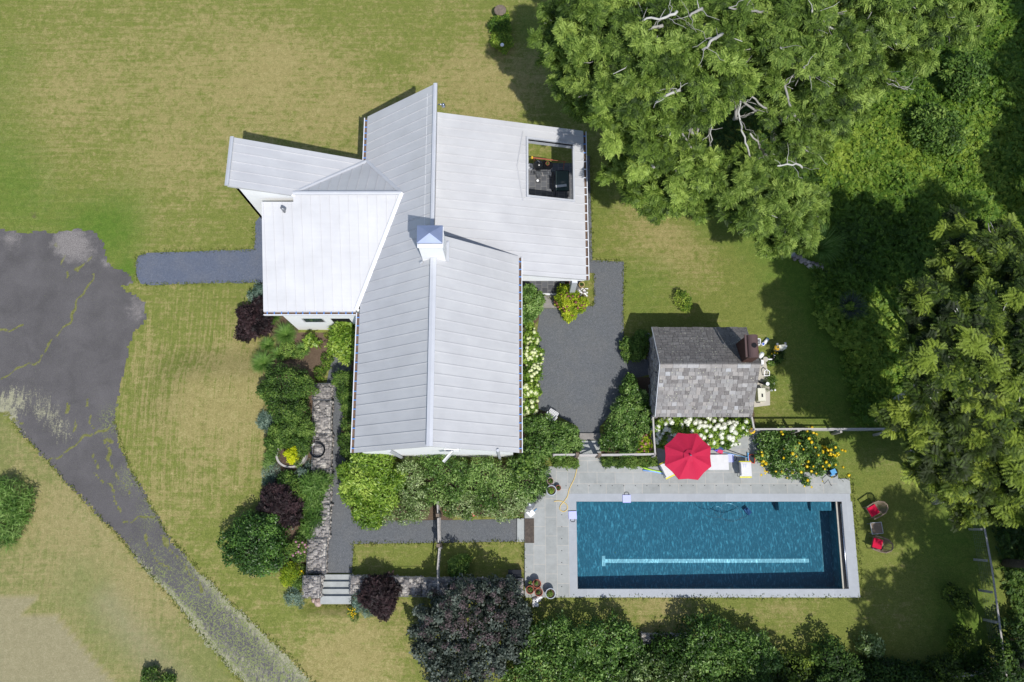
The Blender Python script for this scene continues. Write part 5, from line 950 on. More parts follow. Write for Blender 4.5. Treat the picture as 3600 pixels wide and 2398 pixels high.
for pts in bl:
    w = [P(q[0], q[1], q[2]+.35) for q in pts]; tr_ = min(roots, key=lambda o: (Vector(o.location)-Vector((w[-1].x, w[-1].y, 0))).length); w = [q-tr_.location for q in w]; b = MB(); r0 = random.uniform(.035, .085); fine = []
    for a, c in zip(w[:-1], w[1:]):
        for i in range(4): fine.append(a.lerp(c, i/4)+Vector((random.uniform(-1, 1), random.uniform(-1, 1), 0))*.06)
    fine.append(w[-1]); b.tube(fine, [r0*(.55+.45*i/len(fine)) for i in range(len(fine))], 7)
    for i in range(6):
        s = random.choice(fine); d = Vector((random.uniform(-1, 1), random.uniform(-1, 1), random.uniform(-.2, .5))).normalized()*random.uniform(.4, 1.1); limb(b, s, s+d, .016, .006, 4, .8, 4)
    b.build('bare_limb', 'bark', tr_, True)
WA = dict(open_=True, up=1.6, drop=.1, shell=.5, jit=.25, outward=.5, sub=(3, 5), clump=.42, vr=.34, vb=-.06)
G6 = 'yellow-green trees with long compound leaves down the right side'
wt = [
 ('yellow-green tree with star-shaped leaf sprays in the middle of the right side', (18.6, 5.6), [(3300, 1150, 8, 1.0), (3250, 1060, 8.5, .7), (3400, 1130, 9, 1.1), (3320, 1260, 9, 1.2), (3420, 1270, 9, 1.1), (3240, 1330, 8.5, .9), (3210, 1220, 8, .8), (3350, 1040, 7.5, .8)], 8200, 'f_walnut'),
 ('yellow-green tree overhanging the pool fence where the rail disappears', (19, 3.2), [(3160, 1470, 7, .75), (3230, 1460, 7.5, .9), (3320, 1430, 8, 1.1), (3400, 1500, 8, 1.2), (3310, 1540, 7.5, 1.0), (3240, 1600, 7, .7), (3420, 1380, 8.5, 1.0)], 7600, 'f_sumac'),
 ('lower yellow-green tree beside the shaded lawn', (20, .8), [(3270, 1640, 7, .7), (3350, 1630, 7.5, .9), (3440, 1600, 8, 1.1), (3420, 1700, 7, .9), (3330, 1720, 6, .5), (3440, 1770, 6, .7), (3390, 1790, 5.5, .5)], 6000, 'f_sumac'),
 ('dark green tree filling the right edge beside the yellow-green crowns', (22.5, 5.5), [(3520, 1150, 9, 1.5), (3580, 1300, 9, 1.5), (3500, 1400, 8.5, 1.2), (3560, 1480, 8, 1.2), (3600, 1650, 8, 1.2), (3540, 1720, 7, .9), (3620, 1050, 9, 1.3), (3500, 1010, 8, 1.0)], 10500, 'f_walnut'),
 ('thin green tree at the top of the shaded slope', (19.5, 9.0), [(3400, 850, 7, 1.1), (3350, 920, 7, 1.0), (3450, 930, 7.5, 1.2), (3520, 880, 8, 1.3), (3350, 1000, 6.5, .8)], 5200, 'f_walnut')]
for i, (l, base, lo, n, m) in enumerate(wt): tree('walnut_tree', l, 'tree', base, lo, int(n*.8), m, 'frond', .38, .07, tr=.14, group=G6, seed=120+i, twigs=4, **WA)
# trees just outside the frame whose shade falls into it
G7 = 'tall trees just beyond the right and bottom edges'
ot = [((23.0, -2.0), 10), ((22.6, -6.2), 10), ((20.2, -10.6), 10.5), ((25.8, -4.5), 10.5), ((28.5, 6.0), 9), ((29.5, 11.5), 10), ((31, 17), 10), ((32, 23), 11), ((27.5, 1.0), 9), ((13.6, -10.6), 7), ((33, 28), 11), ((23.8, 6.8), 14), ((25.6, 3.6), 14), ((31.0, 19), 12), ((31.0, 14), 12), ((32.5, 9.0), 12)]
for i, ((x, y), h) in enumerate(ot):
    gx = lambda a, b_, z: (a, b_, z)
    t = thing('shade_tree', 'tall leafy tree just beyond the right or bottom edge shading the lawn', 'tree', (x, y, 0), 0, G7)
    Lr = [(random.uniform(-1.6, 1.6), random.uniform(-1.6, 1.6), h-random.uniform(0, 2.4), *[random.uniform(1.0, 1.7)]*2, 1.1) for _i in range(7)]
    crown('crown', Lr, 2600, 'fine', .42, .09, 'f_walnut', t, seed=140+i, **WA)
    b = MB(); limb(b, (0, 0, 0), (0, 0, h-2), .2, .12, 5, .1)
    for l in Lr: limb(b, (0, 0, h-3), l[:3], .1, .03, 4)
    b.build('trunk', 'bark_d', t, True)
# ------------------------------------------------------------------ gabions
def gabion(label, x0, y0, x1, y1, z0, h, group, n=None, cover_=None):
    cx_, cy_ = (x0+x1)/2, (y0+y1)/2; t = thing('gabion', label, 'gabion', (cx_, cy_, z0), 0, group); w, d = x1-x0, y1-y0; b = MB()
    b.box((0, 0, h/2-.05), (w-.1, d-.1, h-.12)); n = n or int((w*d)*62)
    for i in range(n):
        s = random.uniform(.05, .13)*(1.5 if random.random() < .12 else 1); x, y = random.uniform(-w/2+.06, w/2-.06), random.uniform(-d/2+.06, d/2-.06); e = min(w/2-abs(x), d/2-abs(y)); b.rock((x, y, h-.10+min(e, .25)*.15), (s, s*random.uniform(.6, 1), s*.55))
    for i in range(int((w+d)*2*h*26)):
        s = random.uniform(.05, .11); u = random.random(); z = random.uniform(.03, h-.08)
        if random.random() < w/(w+d): c = (random.uniform(-w/2, w/2), random.choice((-1, 1))*(d/2-.05), z); r = (s, .06, s*.7)
        else: c = (random.choice((-1, 1))*(w/2-.05), random.uniform(-d/2, d/2), z); r = (.06, s, s*.7)
        b.rock(c, r)
    b.build('stones', 'stone', t, True); b = MB(); q = .10; r = .0045
    def hexrow(pts): b.tube(pts, r, 3, caps=False)
    ny_ = int(d/q)
    for j in range(ny_+1):                                     # hexagonal wire on the top face, as zigzag runs
        y = -d/2+j*d/ny_; pts = []; k = 0; x = -w/2
        while x < w/2: pts.append((x, y+(.022 if k % 2 else -.022), h+.03-.03*(abs(y)/(d/2))**4)); x += .045; k += 1
        hexrow(pts)
    for i in range(int(w/.09)):
        x = -w/2+.045+i*.09; b.tube([(x, -d/2, h), (x, 0, h+.032), (x, d/2, h)], r*.8, 3, caps=False)
    for sx_, sy_ in ((-1, -1), (1, -1), (1, 1), (-1, 1)): b.tube([(sx_*w/2, sy_*d/2, 0), (sx_*w/2, sy_*d/2, h)], .012, 4)
    b.tube([(-w/2, -d/2, h), (w/2, -d/2, h), (w/2, d/2, h), (-w/2, d/2, h)], .014, 4, closed=True)
    b.build('wire_mesh', 'graym', t); return t
GA = 'gabions of the long retaining wall beside the dark path'; GH = .68
ysp = [(1347, 1406), (1406, 1525), (1525, 1650), (1650, 1770), (1770, 1890), (1890, 2018)]
gl_ = ['northernmost gabion of the wall, its end casting a black shadow on the soil', 'second gabion from the north with pale loose stones in it', 'gabion carrying the coil of wire next to the oval planter', 'gabion half hidden by the feathery green bush', 'gabion south of the feathery bush beside the dark path', 'southernmost gabion of the wall just above the steps']
for (ya, yb), l in zip(ysp, gl_):
    f = lambda y: np.interp(y, [1400, 1640, 1850, 2018], [1134, 1134, 1127, 1108]); a = P(f((ya+yb)/2)-36, (ya+yb)/2, GH); c = P(f((ya+yb)/2)+30, (ya+yb)/2, GH); gabion(l, a.x, P(1100, yb, GH).y+.012, c.x, P(1100, ya, GH).y-.012, 0, GH, GA)
a = P(1064, 2025, 1.2); c = P(1122, 2103, 1.2); gabion('square corner gabion left of the garden steps with large pale stones', a.x, c.y, c.x, a.y, 0, 1.15, 'gabions of the south wall by the steps')
GB = 'gabions of the south wall between the steps and the pool'
sx_ = [(1231, 1275), (1277, 1385), (1387, 1480), (1482, 1600), (1602, 1700), (1702, 1840)]
sl_ = ['narrow gabion end directly right of the garden steps', 'gabion partly covered by the dark purple barberry', 'sunlit gabion right of the purple barberry in the south wall', 'shaded gabion crossed by the wire fence', 'gabion under the top edge of the smoke bush', 'last south gabion hidden in the smoke bush shade near the pool deck']
for i, ((xa, xb), l) in enumerate(zip(sx_, sl_)):
    a = P(xa, 2024+i*2.2, .8); c = P(xb, 2098 if i else 2090, .8); gabion(l, a.x, c.y, c.x, a.y, 0, .8, GB)
a = P(2255, 2228, .7); c = P(2420, 2262, .7); gabion('gabion showing between two hedge bushes below the pool', a.x, c.y, c.x, a.y, .1, .6, 'gabions in the bottom hedge'); a = P(2666, 2232, .7); c = P(2690, 2268, .7); gabion('narrow end of a gabion at the right end of the bottom hedge', a.x, c.y, c.x, a.y, .1, .6, 'gabions in the bottom hedge')
b = MB(); b.rock((0, 0, .12), (.20, .26, .2), seg=9); p = P(1108, 2122, .7); one('boulder', 'large pale boulder at the foot of the garden steps', 'boulder', b, 'terra_l', smooth=True, loc=(p.x, p.y, hz1(p.x, p.y)-.02))
b = MB(); b.rock((0, 0, .08), (.12, .13, .1), seg=8); p = P(1092, 2115, .7); one('boulder', 'small pale stone between the boulder and the corner gabion', 'boulder', b, 'terra_l', smooth=True, loc=(p.x, p.y, hz1(p.x, p.y)))
b = MB(); b.rock((0, 0, .12), (.28, .16, .14), seg=9); p = P(1643, 1816, .1); one('boulder', 'flat pale stone at the path edge in the rose bed', 'boulder', b, 'stone', smooth=True, loc=(p.x, p.y, 0))
b = MB()
for i in range(7): b.tube([((.30+.012*i)*math.cos(a*.39+i), (.30+.012*i)*math.sin(a*.39+i), .01*i) for a in range(16)], .012, 5, closed=True)
p = P(1116, 1582, GH+.05); one('wire_coil', 'round coil of dark wire lying on the gabion beside the planter', 'wire coil', b, 'black', loc=(p.x, p.y, GH+.02))

# edging stones under the trees
t = thing('stone_edging', 'line of flat edging stones along the wood below the feathery trees', 'stone edging', w_(2750, 870, 0)+(0,))
b = MB(); o3 = t.location
for i in range(70):
    f = i/69; px = np.interp(f, [0, .45, .75, 1], [2650, 2745, 2835, 2925]); py = np.interp(f, [0, .45, .75, 1], [760, 868, 928, 952]); p = P(px, py)+Vector((random.uniform(-.12, .12), random.uniform(-.12, .12), 0))-o3; b.rock((p.x, p.y, .05), (random.uniform(.1, .22), random.uniform(.08, .16), .09))
b.build('stones', 'stone', t, True)
b = MB(); b.prism([tuple(p)[:2] for p in PX([(3005, 1128), (3036, 1132), (3062, 1210), (3040, 1240), (3010, 1225)])], .02, .14); one('mossy_slab', 'mossy yellow-green concrete slab in the dappled shade', 'slab', b, 'f_boxw')
b = MB(); b.lathe([(.0, .10), (.17, .10), (.19, .06), (.19, 0)], n=16); p = P(2779, 894); b.tube([(-.15, .1, .05), (-.75, .45, .04)], .02, 5); one('skimmer_basket', 'round wire basket with a handle lying on the stone edging', 'basket', b, 'graym', loc=(p.x, p.y, .12))
b = MB(); b.lathe([(0, .05), (.3, .04), (.33, 0)], n=18); p = P(1759, 60); one('tree_stump', 'flat round stump in the dark bush at the upper edge', 'stump', b, 'wood_d', loc=(p.x, p.y, .62))
b = MB(); b.lathe([(0, .06), (.09, .05), (.1, 0)], n=12); p = P(1766, 181); one('white_ball', 'small white ball at the bottom of the dark bush near the upper edge', 'ball', b, 'plastic', loc=(p.x, p.y, .62))

# ------------------------------------------------------------------ fences and gates
def fence(label, pts_px, z=1.15, posts=None, mat='whitewood', group='timber and wire fences round the pool garden', z0=None, topw=.075, rails=(.98, .45)):
    pts = [P(x, y, z+(DZ if z0 is None else z0)) for x, y in pts_px]; base = DZ if z0 is None else z0; o3 = Vector((pts[0].x, pts[0].y, base)); t = thing('fence', label, 'fence', o3, 0, group)
    w = [Vector((p.x-o3.x, p.y-o3.y, 0)) for p in pts]
    for i, k_ in enumerate(rails):
        b = MB()
        for a, c in zip(w[:-1], w[1:]):
            d = (c-a); L = d.length; an = math.atan2(d.y, d.x); m = (a+c)/2
            if i == 0: b.box((m.x, m.y, z), (L, topw, .035), 0, an)
            else: b.box((m.x, m.y, z*k_), (L, .03, .08), 0, an)
        b.build('top_rail' if i == 0 else 'lower_rail', mat, t)
    for p in ([w[0], w[-1]] if posts is None else [w[0].lerp(w[-1], f) for f in posts]): b = MB(); b.box((p.x, p.y, (z-.06)/2), (.10, .10, z-.07)); b.build('post', 'wood', t)
    b = MB()
    for a, c in zip(w[:-1], w[1:]):
        n = int((c-a).length/.16)
        for j in range(n): m = a.lerp(c, j/max(1, n)); b.tube([(m.x, m.y, .05), (m.x, m.y, z-.04)], .002, 3, caps=False)
        for zz in np.arange(.1, z, .16): b.tube([(a.x, a.y, zz), (c.x, c.y, zz)], .002, 3, caps=False)
    b.build('wire_mesh', 'graym', t); return t
fence('long white-topped fence running right from the outbuilding into the trees', [(2652, 1509), (2800, 1508), (2960, 1508), (3130, 1507), (3300, 1512), (3440, 1530)], posts=(0, .2, .39, .58, .78, 1))
fence('short fence from the outbuilding corner to the yellow hose reel post', [(2643, 1466), (2651, 1507)]); fence('fence running down from the outbuilding to the umbrella between the hydrangeas', [(2296, 1466), (2299, 1530), (2304, 1599)], posts=(0, .3, 1))
fence('fence behind the planter strip right of the pool gate', [(2112, 1599), (2200, 1598), (2303, 1596)]); fence('short fence behind the planter strip left of the pool gate', [(1948, 1599), (2026, 1598)])
fence('fence crossing the garden between the barbed shadows below the gravel path', [(1544, 1928), (1538, 2000), (1541, 2110)], z0=.0, z=1.3, topw=.06, mat='wood', posts=(0, .7, 1)); fence('short fence from the hedge to the path gate', [(1537, 1766), (1539, 1806)], z0=.0, z=1.3, topw=.05, mat='wood')
fence('long weathered fence down the right side in the shade of the trees', [(3437, 1760), (3458, 1840), (3486, 1990), (3500, 2090), (3522, 2250), (3545, 2420)], z0=.1, mat='wood', rails=(.98,), posts=(0, .16, .33, .5, .66, .85, 1))
fence('fallen end of rail fence at the bottom right edge', [(3362, 2379), (3440, 2372), (3510, 2352)], z0=.1, z=.9, mat='wood', posts=(0, .55, 1), topw=.07)
def gate(label, p0, p1, z, z0, mat, brace=True):
    a, c = P(*p0, z+z0), P(*p1, z+z0); o3 = Vector((a.x, a.y, z0)); t = thing('garden_gate', label, 'gate', o3); d = Vector((c.x-a.x, c.y-a.y, 0)); an = math.atan2(d.y, d.x); m = d/2; L = d.length; b = MB()
    for zz, h in ((z-.05, .10), (z*.55, .09), (.15, .10)): b.box((m.x, m.y, zz), (L-.12, .05, h), 0, an)
    for q in (Vector((0, 0, 0))+d*.06, d*.94): b.box((q.x, q.y, z/2+.05), (.09, .05, z-.1), 0, an)
    q0, q1 = d*.08, d*.92; b.tube([(q0.x, q0.y, .15), (q1.x, q1.y, z*.55)], .04, 4); b.tube([(q1.x, q1.y, z*.55), (q0.x, q0.y, z-.08)], .04, 4); b.build('gate_frame', mat, t)
    for q in (Vector((0, 0, 0)), d): b = MB(); b.box((q.x, q.y, (z+.1)/2), (.15, .15, z+.1), 0, an); b.build('post', 'wood_d', t); 
    b = MB()
    for j in range(9): m_ = d*(.1+.8*j/8); b.tube([(m_.x, m_.y, .15), (m_.x, m_.y, z-.05)], .004, 3, caps=False)
    b.build('wire_mesh', 'graym', t)
    b = MB(); q = d*.93; b.box((q.x, q.y, z*.8), (.12, .03, .03), 0, an); b.build('latch', 'black', t)
gate('pale timber gate with a diagonal brace above the two low stone steps', (2030, 1599), (2108, 1598), 1.2, DZ, 'whitewood')
gate('grey slatted gate seen edge-on across the gravel path', (1539, 1812), (1541, 1918), 1.3, 0, 'wood')

# ------------------------------------------------------------------ pots
def pot(label, px, py, r, h, mat, fol='f_green', z0=DZ, fn=420, fh=.22, fr=.8, group=None, vb=0, kind='leaf', soil='soil'):
    p = P(px, py, z0+h); t = thing('plant_pot', label, 'plant pot', (p.x, p.y, z0), 0, group); b = MB(); b.lathe([(r*.72, .0), (r*.78, .02), (r*.95, h*.9), (r, h*.9), (r, h), (r*.86, h), (r*.84, h*.82)], n=26); b.build('pot', mat, t, True)
    b = MB(); b.lathe([(0, h*.84), (r*.85, h*.83)], n=20); b.build('soil', soil, t)
    if fn: crown('plant', [(random.uniform(-.15, .15)*r, random.uniform(-.1, .1)*r, h*.86, r*fr*.62, r*fr*.62, fh*.6)], int(fn*.7), kind, .05, .03, fol, t, seed=int(px), zmin=h*.8, vb=vb)
    return t
G8 = 'plant pots on the pool deck'
pot('grey ringed pot of green herbs at the hedge edge, northernmost on the deck', 1935, 1691, .165, .35, 'terra_l', group=G8); pot('large pale grey tub with lime lettuce beside the hedge', 1938.5, 1724, .245, .42, 'potgrey', 'f_limeleaf', group=G8, fn=600)
pot('small round terracotta pot of sparse grass beside the large grey tub', 1963, 1715, .13, .28, 'terra', 'f_green', group=G8, fn=160, fh=.1)
pot('large pale blue-grey tub of bright seedlings at the lower deck edge', 1935.5, 2087, .24, .42, 'potgrey', 'f_green', group=G8, fn=650, vb=.2); pot('terracotta pot with a tall thin seedling, upper one of the three clay pots', 1887.5, 2052.5, .20, .45, 'terra', 'f_green', group=G8, fn=260, vb=.2, fr=.5, fh=.4)
pot('terracotta pot of leafy seedlings, lower one of the three clay pots', 1894, 2082, .19, .42, 'terra', 'f_green', group=G8, fn=200, fr=.5); pot('terracotta pot half under the smoke bush, left one of the three clay pots', 1863.5, 2074, .19, .42, 'terra', 'f_green', group=G8, fn=360, fr=.75)
pot('tiny pot with a small shrub behind the three clay pots', 1864, 2048, .10, .3, 'black', 'f_boxw', group=G8, fn=240, fr=1.1, fh=.15)
G9 = 'plant pots on the terrace'
pot('yellow glazed clay pot of green leaves at the terrace edge', 2045, 1000, .145, .34, 'clay_y', 'f_green', .045, fn=240, group=G9); pot('white rimmed pot with a dark twiggy plant on the terrace tiles', 1978, 1000, .115, .3, 'plastic', 'f_olive', .045, fn=160, fh=.3, group=G9, fr=1.0)
pot('brown clay pot of twiggy plants close under the terrace beam', 1995, 992, .11, .3, 'terra', 'f_smoke', .045, fn=160, fh=.3, group=G9)
pot('small terracotta pot standing on the dark table under the roof opening', 1925, 574, .10, .16, 'terra', 'f_green', .78, fn=120, fh=.08)
b = MB()
for i in range(60): x, y = random.uniform(-.24, .24), random.uniform(-.2, .2); b.rock((x, y, .05), (random.uniform(.03, .07), .03, .03), 0 if random.random() < .4 else 1)
p = P(2050, 1026, .1); one('pebble_bed', 'patch of black and white pebbles below the yellow pot', 'pebbles', b, ['plastic', 'wood_d'], loc=(p.x, p.y, .0))
b = MB(); b.lathe([(.0, .38), (.10, .36), (.20, .26), (.27, .06), (.28, 0)], n=24); p = P(1861, 1772, DZ); one('outdoor_shower_base', 'dark domed cover standing on the deck corner next to the hedge', 'dome cover', b, 'graym', smooth=True, loc=(p.x, p.y, DZ))
b = MB(); b.rock((0, 0, .12), (.22, .13, .14), seg=8); b.rock((.16, .10, .10), (.16, .1, .1), seg=8); b.rock((-.02, -.2, .08), (.16, .18, .08), seg=8); p = P(1884, 2108, .25); one('white_sack', 'crumpled white sack on the ground below the clay pots', 'sack', b, 'plastic', smooth=True, loc=(p.x, p.y, .15))

# ------------------------------------------------------------------ umbrella, loungers, pool toys
uc = P(2427, 1601, 2.75); t = thing('parasol', 'large crimson eight-panel parasol open over the pool deck', 'parasol', (uc.x, uc.y, DZ), R(21)); b = MB(); n = 8; Rr = 1.14; hh = 2.75-DZ; segs = 6
ring = []
for k_ in range(segs+1):
    f = k_/segs; row = []
    for i in range(n*4):
        a = 2*math.pi*i/(n*4); u = (i % 4)/4; pinch = 1-.11*math.sin(math.pi*u)*f**.5 if u else 1; r = Rr*f*pinch*math.cos(0)*1.0; sag = -.05*math.sin(math.pi*u)*math.sin(math.pi*f)
        row.append((r*math.cos(a), r*math.sin(a), hh-.52*f**1.15+sag))
    ring.append(row)
for k_ in range(segs):
    for i in range(n*4): j = (i+1) % (n*4); b.add([ring[k_][i], ring[k_][j], ring[k_+1][j], ring[k_+1][i]], [(0, 1, 2, 3)])
for i in range(n*4): j = (i+1) % (n*4); a_, c_ = ring[segs][i], ring[segs][j]; b.add([a_, c_, (c_[0], c_[1], c_[2]-.05), (a_[0], a_[1], a_[2]-.05)], [(0, 1, 2, 3)])
b.build('canopy', 'red', t)
b = MB(); rg = []
for i in range(32): a = 2*math.pi*i/32; w = 1-.10*math.sin(math.pi*((i % 4)/4)) if i % 4 else 1; rg.append((.30*w*math.cos(a), .30*w*math.sin(a), hh-.092))
for i in range(32): b.add([(0, 0, hh+.03), rg[i], rg[(i+1) % 32]], [(0, 1, 2)])
b.build('vent_cap', 'red', t)
b = MB(); b.lathe([(0, hh+.16), (.035, hh+.14), (.035, hh+.04)], n=10); b.build('finial', 'steel', t); b = MB(); b.tube([(0, 0, 0), (0, 0, hh-.05)], .022, 8); b.build('pole', 'whitewood', t)
b = MB()
for i in range(n): a = 2*math.pi*i/n; b.tube([(0, 0, hh-.04), (Rr*.97*math.cos(a), Rr*.97*math.sin(a), hh-.56)], .01, 4)
b.build('ribs', 'whitewood', t); b = MB(); b.lathe([(0, .1), (.22, .09), (.25, 0)], n=20); b.build('base', 'graym', t)
# upright folding chair with white towel
def loungechair(label, px, py, rz, w=.56, l=.66, back=True, tw=True):
    p = P(px, py, DZ+.45); t = thing('folding_chair', label, 'chair', (p.x, p.y, DZ), rz, 'white canvas pool chairs'); b = MB(); b.box((0, 0, .47), (w, l, .07)); s = b.build('seat_cushion', 'cushion', t)
    for s_ in (-1, 1): b = MB(); b.tube([(-w/2-.0, s_*(l/2+.03), .44), (w/2, s_*(l/2+.03), .44)], .035, 8); b.build('armrest', 'yellow', t)
    for sx_ in (-1, 1):
        for sy_ in (-1, 1): b = MB(); b.tube([(sx_*w*.45, sy_*l*.47, 0), (sx_*w*.3, sy_*l*.44, .44)], .014, 6); b.build('leg', 'graym', t)
    b = MB(); b.box((-w/2+.02, 0, .62), (.04, l*.9, .35)); b.build('backrest', 'cushion', t)
    return t
c1 = loungechair('white canvas chair with yellow arm tubes standing alone on the deck', 2620, 1650, R(0)); loungechair('white and yellow chair mostly hidden under the left edge of the parasol', 2347, 1650, R(25))
b = MB(); b.box((0, 0, 0), (.32, .16, .02)); 
for i in range(3): b.box((-.1+i*.1, 0, .012), (.03, .16, .006), 1)
p = P(2614, 1638, DZ+.52); one('towel', 'small blue and white striped towel on the lone white chair', 'towel', b, ['cushion', 'lav'], loc=(p.x, p.y, DZ+.52))
def mattress(): pass
b = MB(); b.box((0, 0, .06), (.95, .72, .10)); b.box((-.3, 0, .13), (.5, .7, .05)); p = P(2530, 1625, DZ+.1); one('pool_mat', 'white floating mat on the deck sticking out from under the parasol', 'pool mat', b, 'cushion', loc=(p.x-.05, p.y, DZ))
b = MB(); b.tube([(-.42, 0, .1), (.42, -.02, .1)], .12, 12); p = P(2516, 1573, DZ+.1); one('rolled_float', 'rolled navy pool float beside the white hydrangeas', 'pool float', b, 'navy', smooth=True, loc=(p.x, p.y, DZ))
b = MB(); b.box((0, 0, .08), (.26, .16, .14), 0, R(-18)); p = P(2532, 1587, DZ+.15); one('toy_bin', 'pink plastic box of pool toys next to the navy float', 'toy box', b, 'pink', loc=(p.x, p.y, DZ))
b = MB(); b.rock((0, 0, .1), (.10, .05, .06), seg=8); p = P(2518, 1583, DZ+.25); one('toy_shovel', 'violet toy lying on the pink box', 'toy', b, 'purple', smooth=True, loc=(p.x, p.y, DZ+.16))
def board(label, px, py, rz, hx=0, hy=-1):
    p = P(px, py, DZ); t = thing('kickboard', label, 'kickboard', (p.x, p.y, DZ), rz, 'lavender blue kickboards with black handles'); b = MB(); b.box((0, 0, .03), (.38, .36, .05)); b.box((-.01, .185, .03), (.38, .012, .055), 1); b.build('board', ['lav', 'black'], t)
    b = MB(); b.tube([(-.10, -.18, .03), (-.11, -.27, .03), (-.05, -.31, .03), (.05, -.31, .03), (.10, -.26, .03), (.10, -.18, .03)], .010, 6); b.build('handle', 'black', t)
board('lavender kickboard at the left edge of the pool', 2013, 1811, R(2)); board('lavender kickboard at the north edge of the pool', 2203, 1754, R(180)); board('lavender kickboard between the white mat and the lone chair', 2566, 1611, R(90))
def noodle(label, pts, mat, r=.035):
    w = [P(x, y, DZ+.04) for x, y in pts]; o3 = w[0]; b = MB(); b.tube([q-Vector((o3.x, o3.y, 0)) for q in w], r, 9); one('pool_noodle', label, 'pool noodle', b, mat, 'foam pool noodles on the deck', True, (o3.x, o3.y, 0))
noodle('lime green foam noodle on the deck left of the parasol', [(2240, 1634), (2262, 1645), (2295, 1654), (2330, 1661)], 'lime'); noodle('blue foam noodle on the deck left of the parasol', [(2260, 1653), (2300, 1658), (2330, 1664), (2354, 1675)], 'skyfoam')
# swim net and pole
a = P(2550, 1579, DZ+.05); c = P(2632, 1607, DZ+.05); t = thing('pool_net', 'red-rimmed leaf net on a long black pole lying on the deck', 'pool net', (c.x, c.y, DZ)); d = Vector((a.x-c.x, a.y-c.y, 0)); b = MB(); b.tube([(0, 0, .05), (d.x, d.y, .05)], .014, 6); b.build('pole', 'black', t)
rim = [(.0, .03), (.02, -.12), (.14, -.28), (.26, -.30), (.30, .06), (.24, .12), (.08, .12)]; b = MB(); b.tube([(x, y, .06) for x, y in rim], .018, 6, closed=True); b.build('rim', 'orange', t)
b = MB(); b.add([(x, y, .03) for x, y in rim], [tuple(range(7))]); b.build('net', 'net', t)
a = P(2540, 1590, DZ); c = P(2630, 1610, DZ); b = MB(); d = Vector((a.x-c.x, a.y-c.y, 0)); b.tube([(0, 0, .09), (d.x, d.y, .09)], .012, 6); b.box((-.02, .02, .09), (.05, .44, .05)); one('pool_brush', 'light blue pool brush lying beside the leaf net', 'brush', b, 'ltblue', loc=(c.x, c.y, DZ))
# robot cleaner and cable
p = P(2928, 1660, DZ+.12); t = thing('pool_robot', 'blue pool cleaning robot with coiled black cable at the daisy edge', 'pool robot', (p.x, p.y, DZ)); b = MB(); b.box((0, .02, .13), (.26, .22, .16), 0, .4); b.box((.02, -.10, .08), (.3, .08, .1), 0, .4); b.build('body', 'ltblue', t)
for s_ in (-1, 1): b = MB(); b.tube([(s_*.15, -.12, .08), (s_*.15, .12, .08)], .08, 10); b.build('track', 'black', t)
b = MB()
for i in range(2): b.tube([((.26+.03*i)*math.cos(a*.5), (.22+.03*i)*math.sin(a*.5), .02+.012*i) for a in range(12)], .009, 4, closed=True)
b.tube([(-.25, -.1, .02), (-.5, -.3, .02), (-.42, -.55, .02), (-.2, -.35, .02), (-.1, -.62, .02)], .009, 4); b.build('cable', 'black', t)
p = P(2897, 1655, DZ+.1); b = MB(); b.box((0, 0, .06), (.16, .10, .10), 0, .9); one('control_box', 'small light blue control box under the daisies', 'control box', b, 'ltblue', loc=(p.x, p.y, DZ))
# dust pan brush on deck
p = P(1868, 1805, DZ); t = thing('pool_skimmer', 'white and blue flat skimmer net with a short blue handle on the deck corner', 'skimmer', (p.x, p.y, DZ), R(40)); b = MB(); b.prism([(-.15, -.12), (.15, -.12), (.15, .12), (.02, .12), (-.02, .05), (-.1, .2), (-.17, .18)], .02, .05); b.build('pan', 'plastic', t); b = MB(); b.tube([(.15, 0, .04), (.34, 0, .05)], .014, 6); b.build('handle', 'ltblue', t)
# hoses
def hose(label, pts, r, mat, z=.02, n=12):
    w = [P(x, y, DZ+z) for x, y in pts]; out = []
    for i in range(len(w)-1):
        p0, p1, p2, p3 = w[max(0, i-1)], w[i], w[i+1], w[min(len(w)-1, i+2)]
        for k_ in range(5): u = k_/5; out.append(.5*((2*p1)+(p2-p0)*u+(2*p0-5*p1+4*p2-p3)*u*u+(3*p1-p0-3*p2+p3)*u**3))
    out.append(w[-1]); o3 = Vector((out[0].x, out[0].y, 0)); b = MB(); b.tube([q-o3 for q in out], r, 7); return one('garden_hose', label, 'hose', b, mat, None, True, o3)
hose('pale yellow hose looping across the deck from the gate post', [(2030, 1603), (2029, 1640), (2020, 1680), (2002, 1718), (1995, 1745), (1982, 1764), (1970, 1778), (1969, 1792), (1982, 1799), (1994, 1790), (1993, 1776), (1980, 1765), (1963, 1761), (1948, 1763)], .02, 'hose')
def coil(label, px, py, z, r, mat, n=5): 
    b = MB(); p = P(px, py, z)
    for i in range(n): b.tube([((r-.015*i)*math.cos(a*.45+i), (r-.015*i)*math.sin(a*.45+i), .02*i) for a in range(14)], .013, 5, closed=True)
    one('hose_coil', label, 'hose', b, mat, None, True, (p.x, p.y, z))
coil('bright yellow hose coiled on the fence post by the white hydrangeas', 2644, 1514, 1.2, .14, 'hose_y')
b = MB(); b.lathe([(0, 1.3), (.07, 1.3), (.07, 0)], n=12); p = P(2644, 1515, 1.4); one('hose_post', 'short round post inside the bright yellow hose coil', 'post', b, 'wood_d', loc=(p.x, p.y, 0))
